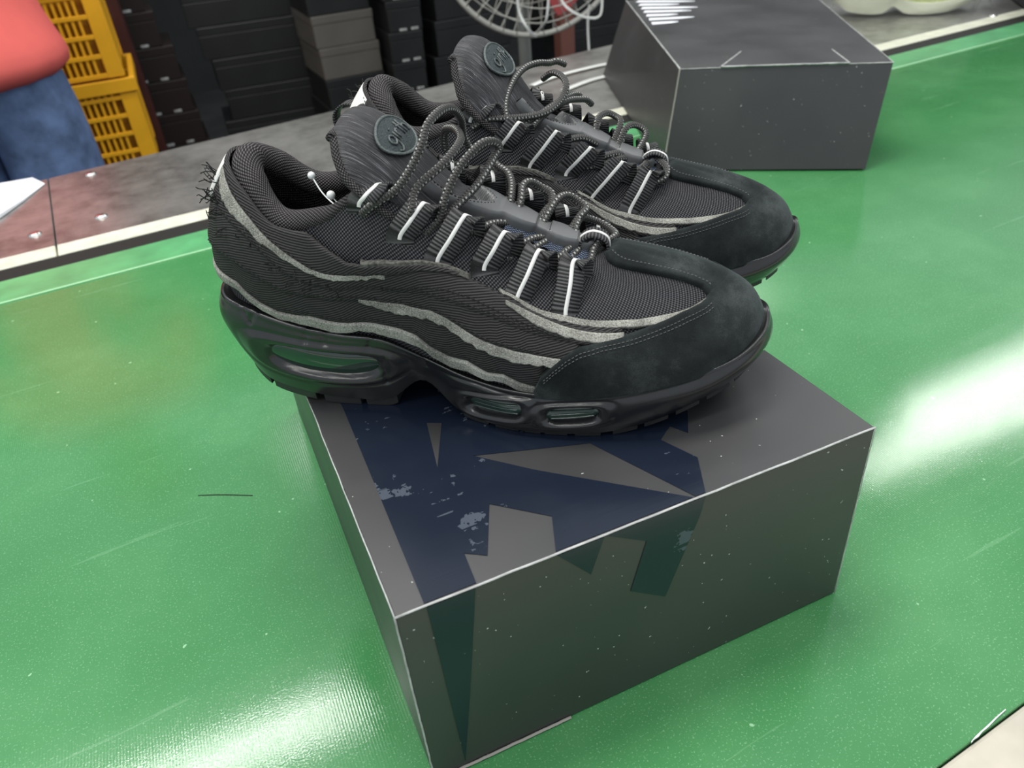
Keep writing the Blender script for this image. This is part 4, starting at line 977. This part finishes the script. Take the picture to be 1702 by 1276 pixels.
stack(.735, 2.62, .12, .30, .10, -.53, 7, 'darkcard', -.03, 'small black box', 'narrow stack with pale clips', (.0, .005, -.005), tabs=2)
stack(.90, 2.66, .30, .30, .12, -.60, 6, 'darkcard', .06, 'black carton', 'stack left of the fan', (.0, .01, -.01))
stack(1.50, 2.9, .6, .3, .16, -.60, 5, 'darkcard', .0, 'large black carton', 'stack behind the fan post', (.0, .02))
o = empty('maroon_carton', (-.24, 2.75, FZ)); tag(o, 'tall maroon carton in shadow between yellow crates and black boxes', 'box')
slab('body', (-.22, -.14, 0), (.155, .12, 1.0), M['maroon'], o, .004); slab('lid', (-.224, -.144, 1.0), (.159, .124, 1.08), M['maroon'], o, .004)

# ------------------------------------------------------------------ person in coral shirt and jeans
PX, PY = -.375, 1.66
person = empty('person', (PX, PY, FZ)); tag(person, 'person in coral shirt and blue jeans standing behind the table', 'person')
def skin(name, V, E, R, mat, sub=2):
    me = bpy.data.meshes.new(name); me.from_pydata(V, E, []); me.materials.append(mat); o = bpy.data.objects.new(name, me); COL.objects.link(o); o.parent = person
    o.modifiers.new('skin', 'SKIN'); o.modifiers['skin'].use_smooth_shade = True
    for i, r in enumerate(R): me.skin_vertices[0].data[i].radius = (r, r) if isinstance(r, (int, float)) else r
    me.skin_vertices[0].data[0].use_root = True
    s = o.modifiers.new('sub', 'SUBSURF'); s.levels = sub; s.render_levels = sub; return o
V = [(0,0,.92),(0,0,1.10),(0,.01,1.28),(0,.01,1.42),(0,0,1.50),(0,-.01,1.56),(0,-.015,1.64),(0,-.01,1.70),
     (-.10,0,.88),(-.12,-.01,.50),(-.12,.01,.10),(-.12,-.08,.035),(-.12,-.16,.03), (.10,0,.88),(.12,-.01,.50),(.12,.01,.10),(.12,-.08,.035),(.12,-.16,.03),
     (-.17,.01,1.40),(-.23,.03,1.17),(-.16,-.14,1.18),(-.10,-.22,1.20), (.17,.01,1.40),(.23,.03,1.17),(.16,-.14,1.18),(.10,-.22,1.20)]
E_ = [(0,1),(1,2),(2,3),(3,4),(4,5),(5,6),(6,7),(0,8),(8,9),(9,10),(10,11),(11,12),(0,13),(13,14),(14,15),(15,16),(16,17),(3,18),(18,19),(19,20),(20,21),(3,22),(22,23),(23,24),(24,25)]
R_ = [(.13,.10),(.12,.09),(.13,.10),(.10,.08),.05,.055,.078,.06,.085,.055,.04,.04,.035,.085,.055,.04,.04,.035,.055,.042,.03,.035,.055,.042,.03,.035]
skin('body', V, E_, R_, M['skin'])
V = [(0,0,.90),(-.085,0,.82),(-.085,-.01,.50),(-.12,.01,.09),(.085,0,.82),(.095,-.01,.50),(.12,.01,.09),(0,0,1.0)]
skin('jeans', V, [(0,1),(1,2),(2,3),(0,4),(4,5),(5,6),(0,7)], [(.155,.12),(.114,.11),.098,.068,(.114,.11),.094,.068,(.13,.10)], M['denim'])
V = [(0,0,1.12),(0,0,.88),(0,0,.80),(0,.01,1.28),(0,.01,1.42),(-.16,.01,1.41),(-.23,.02,1.20),(.16,.01,1.41),(.23,.02,1.20)]
skin('shirt', V, [(0,1),(1,2),(0,3),(3,4),(4,5),(5,6),(4,7),(7,8)], [(.175,.14),(.215,.18),(.225,.19),(.155,.12),(.10,.09),.085,.075,.085,.075], M['shirt'])
for sg in (-1, 1): # hands: palm, four fingers and a thumb each in one skin
    w = np.array([sg*.10, -.24, 1.20]); V = [tuple(w), tuple(w+[0, -.01, -.06])]; E2 = [(0, 1)]; R2 = [(.028, .018), (.036, .016)]
    for k, ln in enumerate((.066, .074, .068, .054)):
        dy = -.028+.018*k; i = len(V); V += [tuple(w+[0, -.01+dy, -.085]), tuple(w+[-sg*.006, -.012+dy, -.085-ln*.5]), tuple(w+[-sg*.018, -.012+dy, -.085-ln])]; E2 += [(1, i), (i, i+1), (i+1, i+2)]; R2 += [.0095, .0088, .0075]
    i = len(V); V += [tuple(w+[-sg*.005, -.05, -.045]), tuple(w+[-sg*.012, -.066, -.08])]; E2 += [(1, i), (i, i+1)]; R2 += [.011, .009]
    skin('hand', V, E2, R2, M['skin'])
def ell(c, r, name, mat, n=14, cut=None, f=None):
    G = []
    for p in np.linspace(0, PI, n):
        G.append([np.array(c)+np.array([r[0]*math.sin(p)*math.cos(t), r[1]*math.sin(p)*math.sin(t), r[2]*math.cos(p)]) for t in np.linspace(0, 2*PI, 2*n+1)])
    return MB().grid(np.array(G)).obj(name, mat, person)
ell((0, -.005, 1.655), (.078, .096, .118), 'head', M['skin'])
ell((0, .012, 1.690), (.084, .098, .100), 'hair', M['hair'])
for sg in (-1, 1): ell((sg*.030, -.088, 1.665), (.013, .009, .008), 'eye', M['paper'], 8); ell((sg*.030, -.096, 1.665), (.006, .003, .006), 'iris', M['hair'], 6); ell((sg*.079, 0, 1.655), (.009, .018, .030), 'ear', M['skin'], 8); ell((sg*.03, -.092, 1.690), (.017, .005, .004), 'eyebrow', M['hair'], 6)
ell((0, -.105, 1.640), (.012, .018, .022), 'nose', M['skin'], 8); ell((0, -.094, 1.602), (.024, .008, .007), 'mouth', M['redblade'], 8)
for sg in (-1, 1): ell((sg*.122, -.06, .04), (.05, .135, .045), 'shoe', M['hair'], 10)
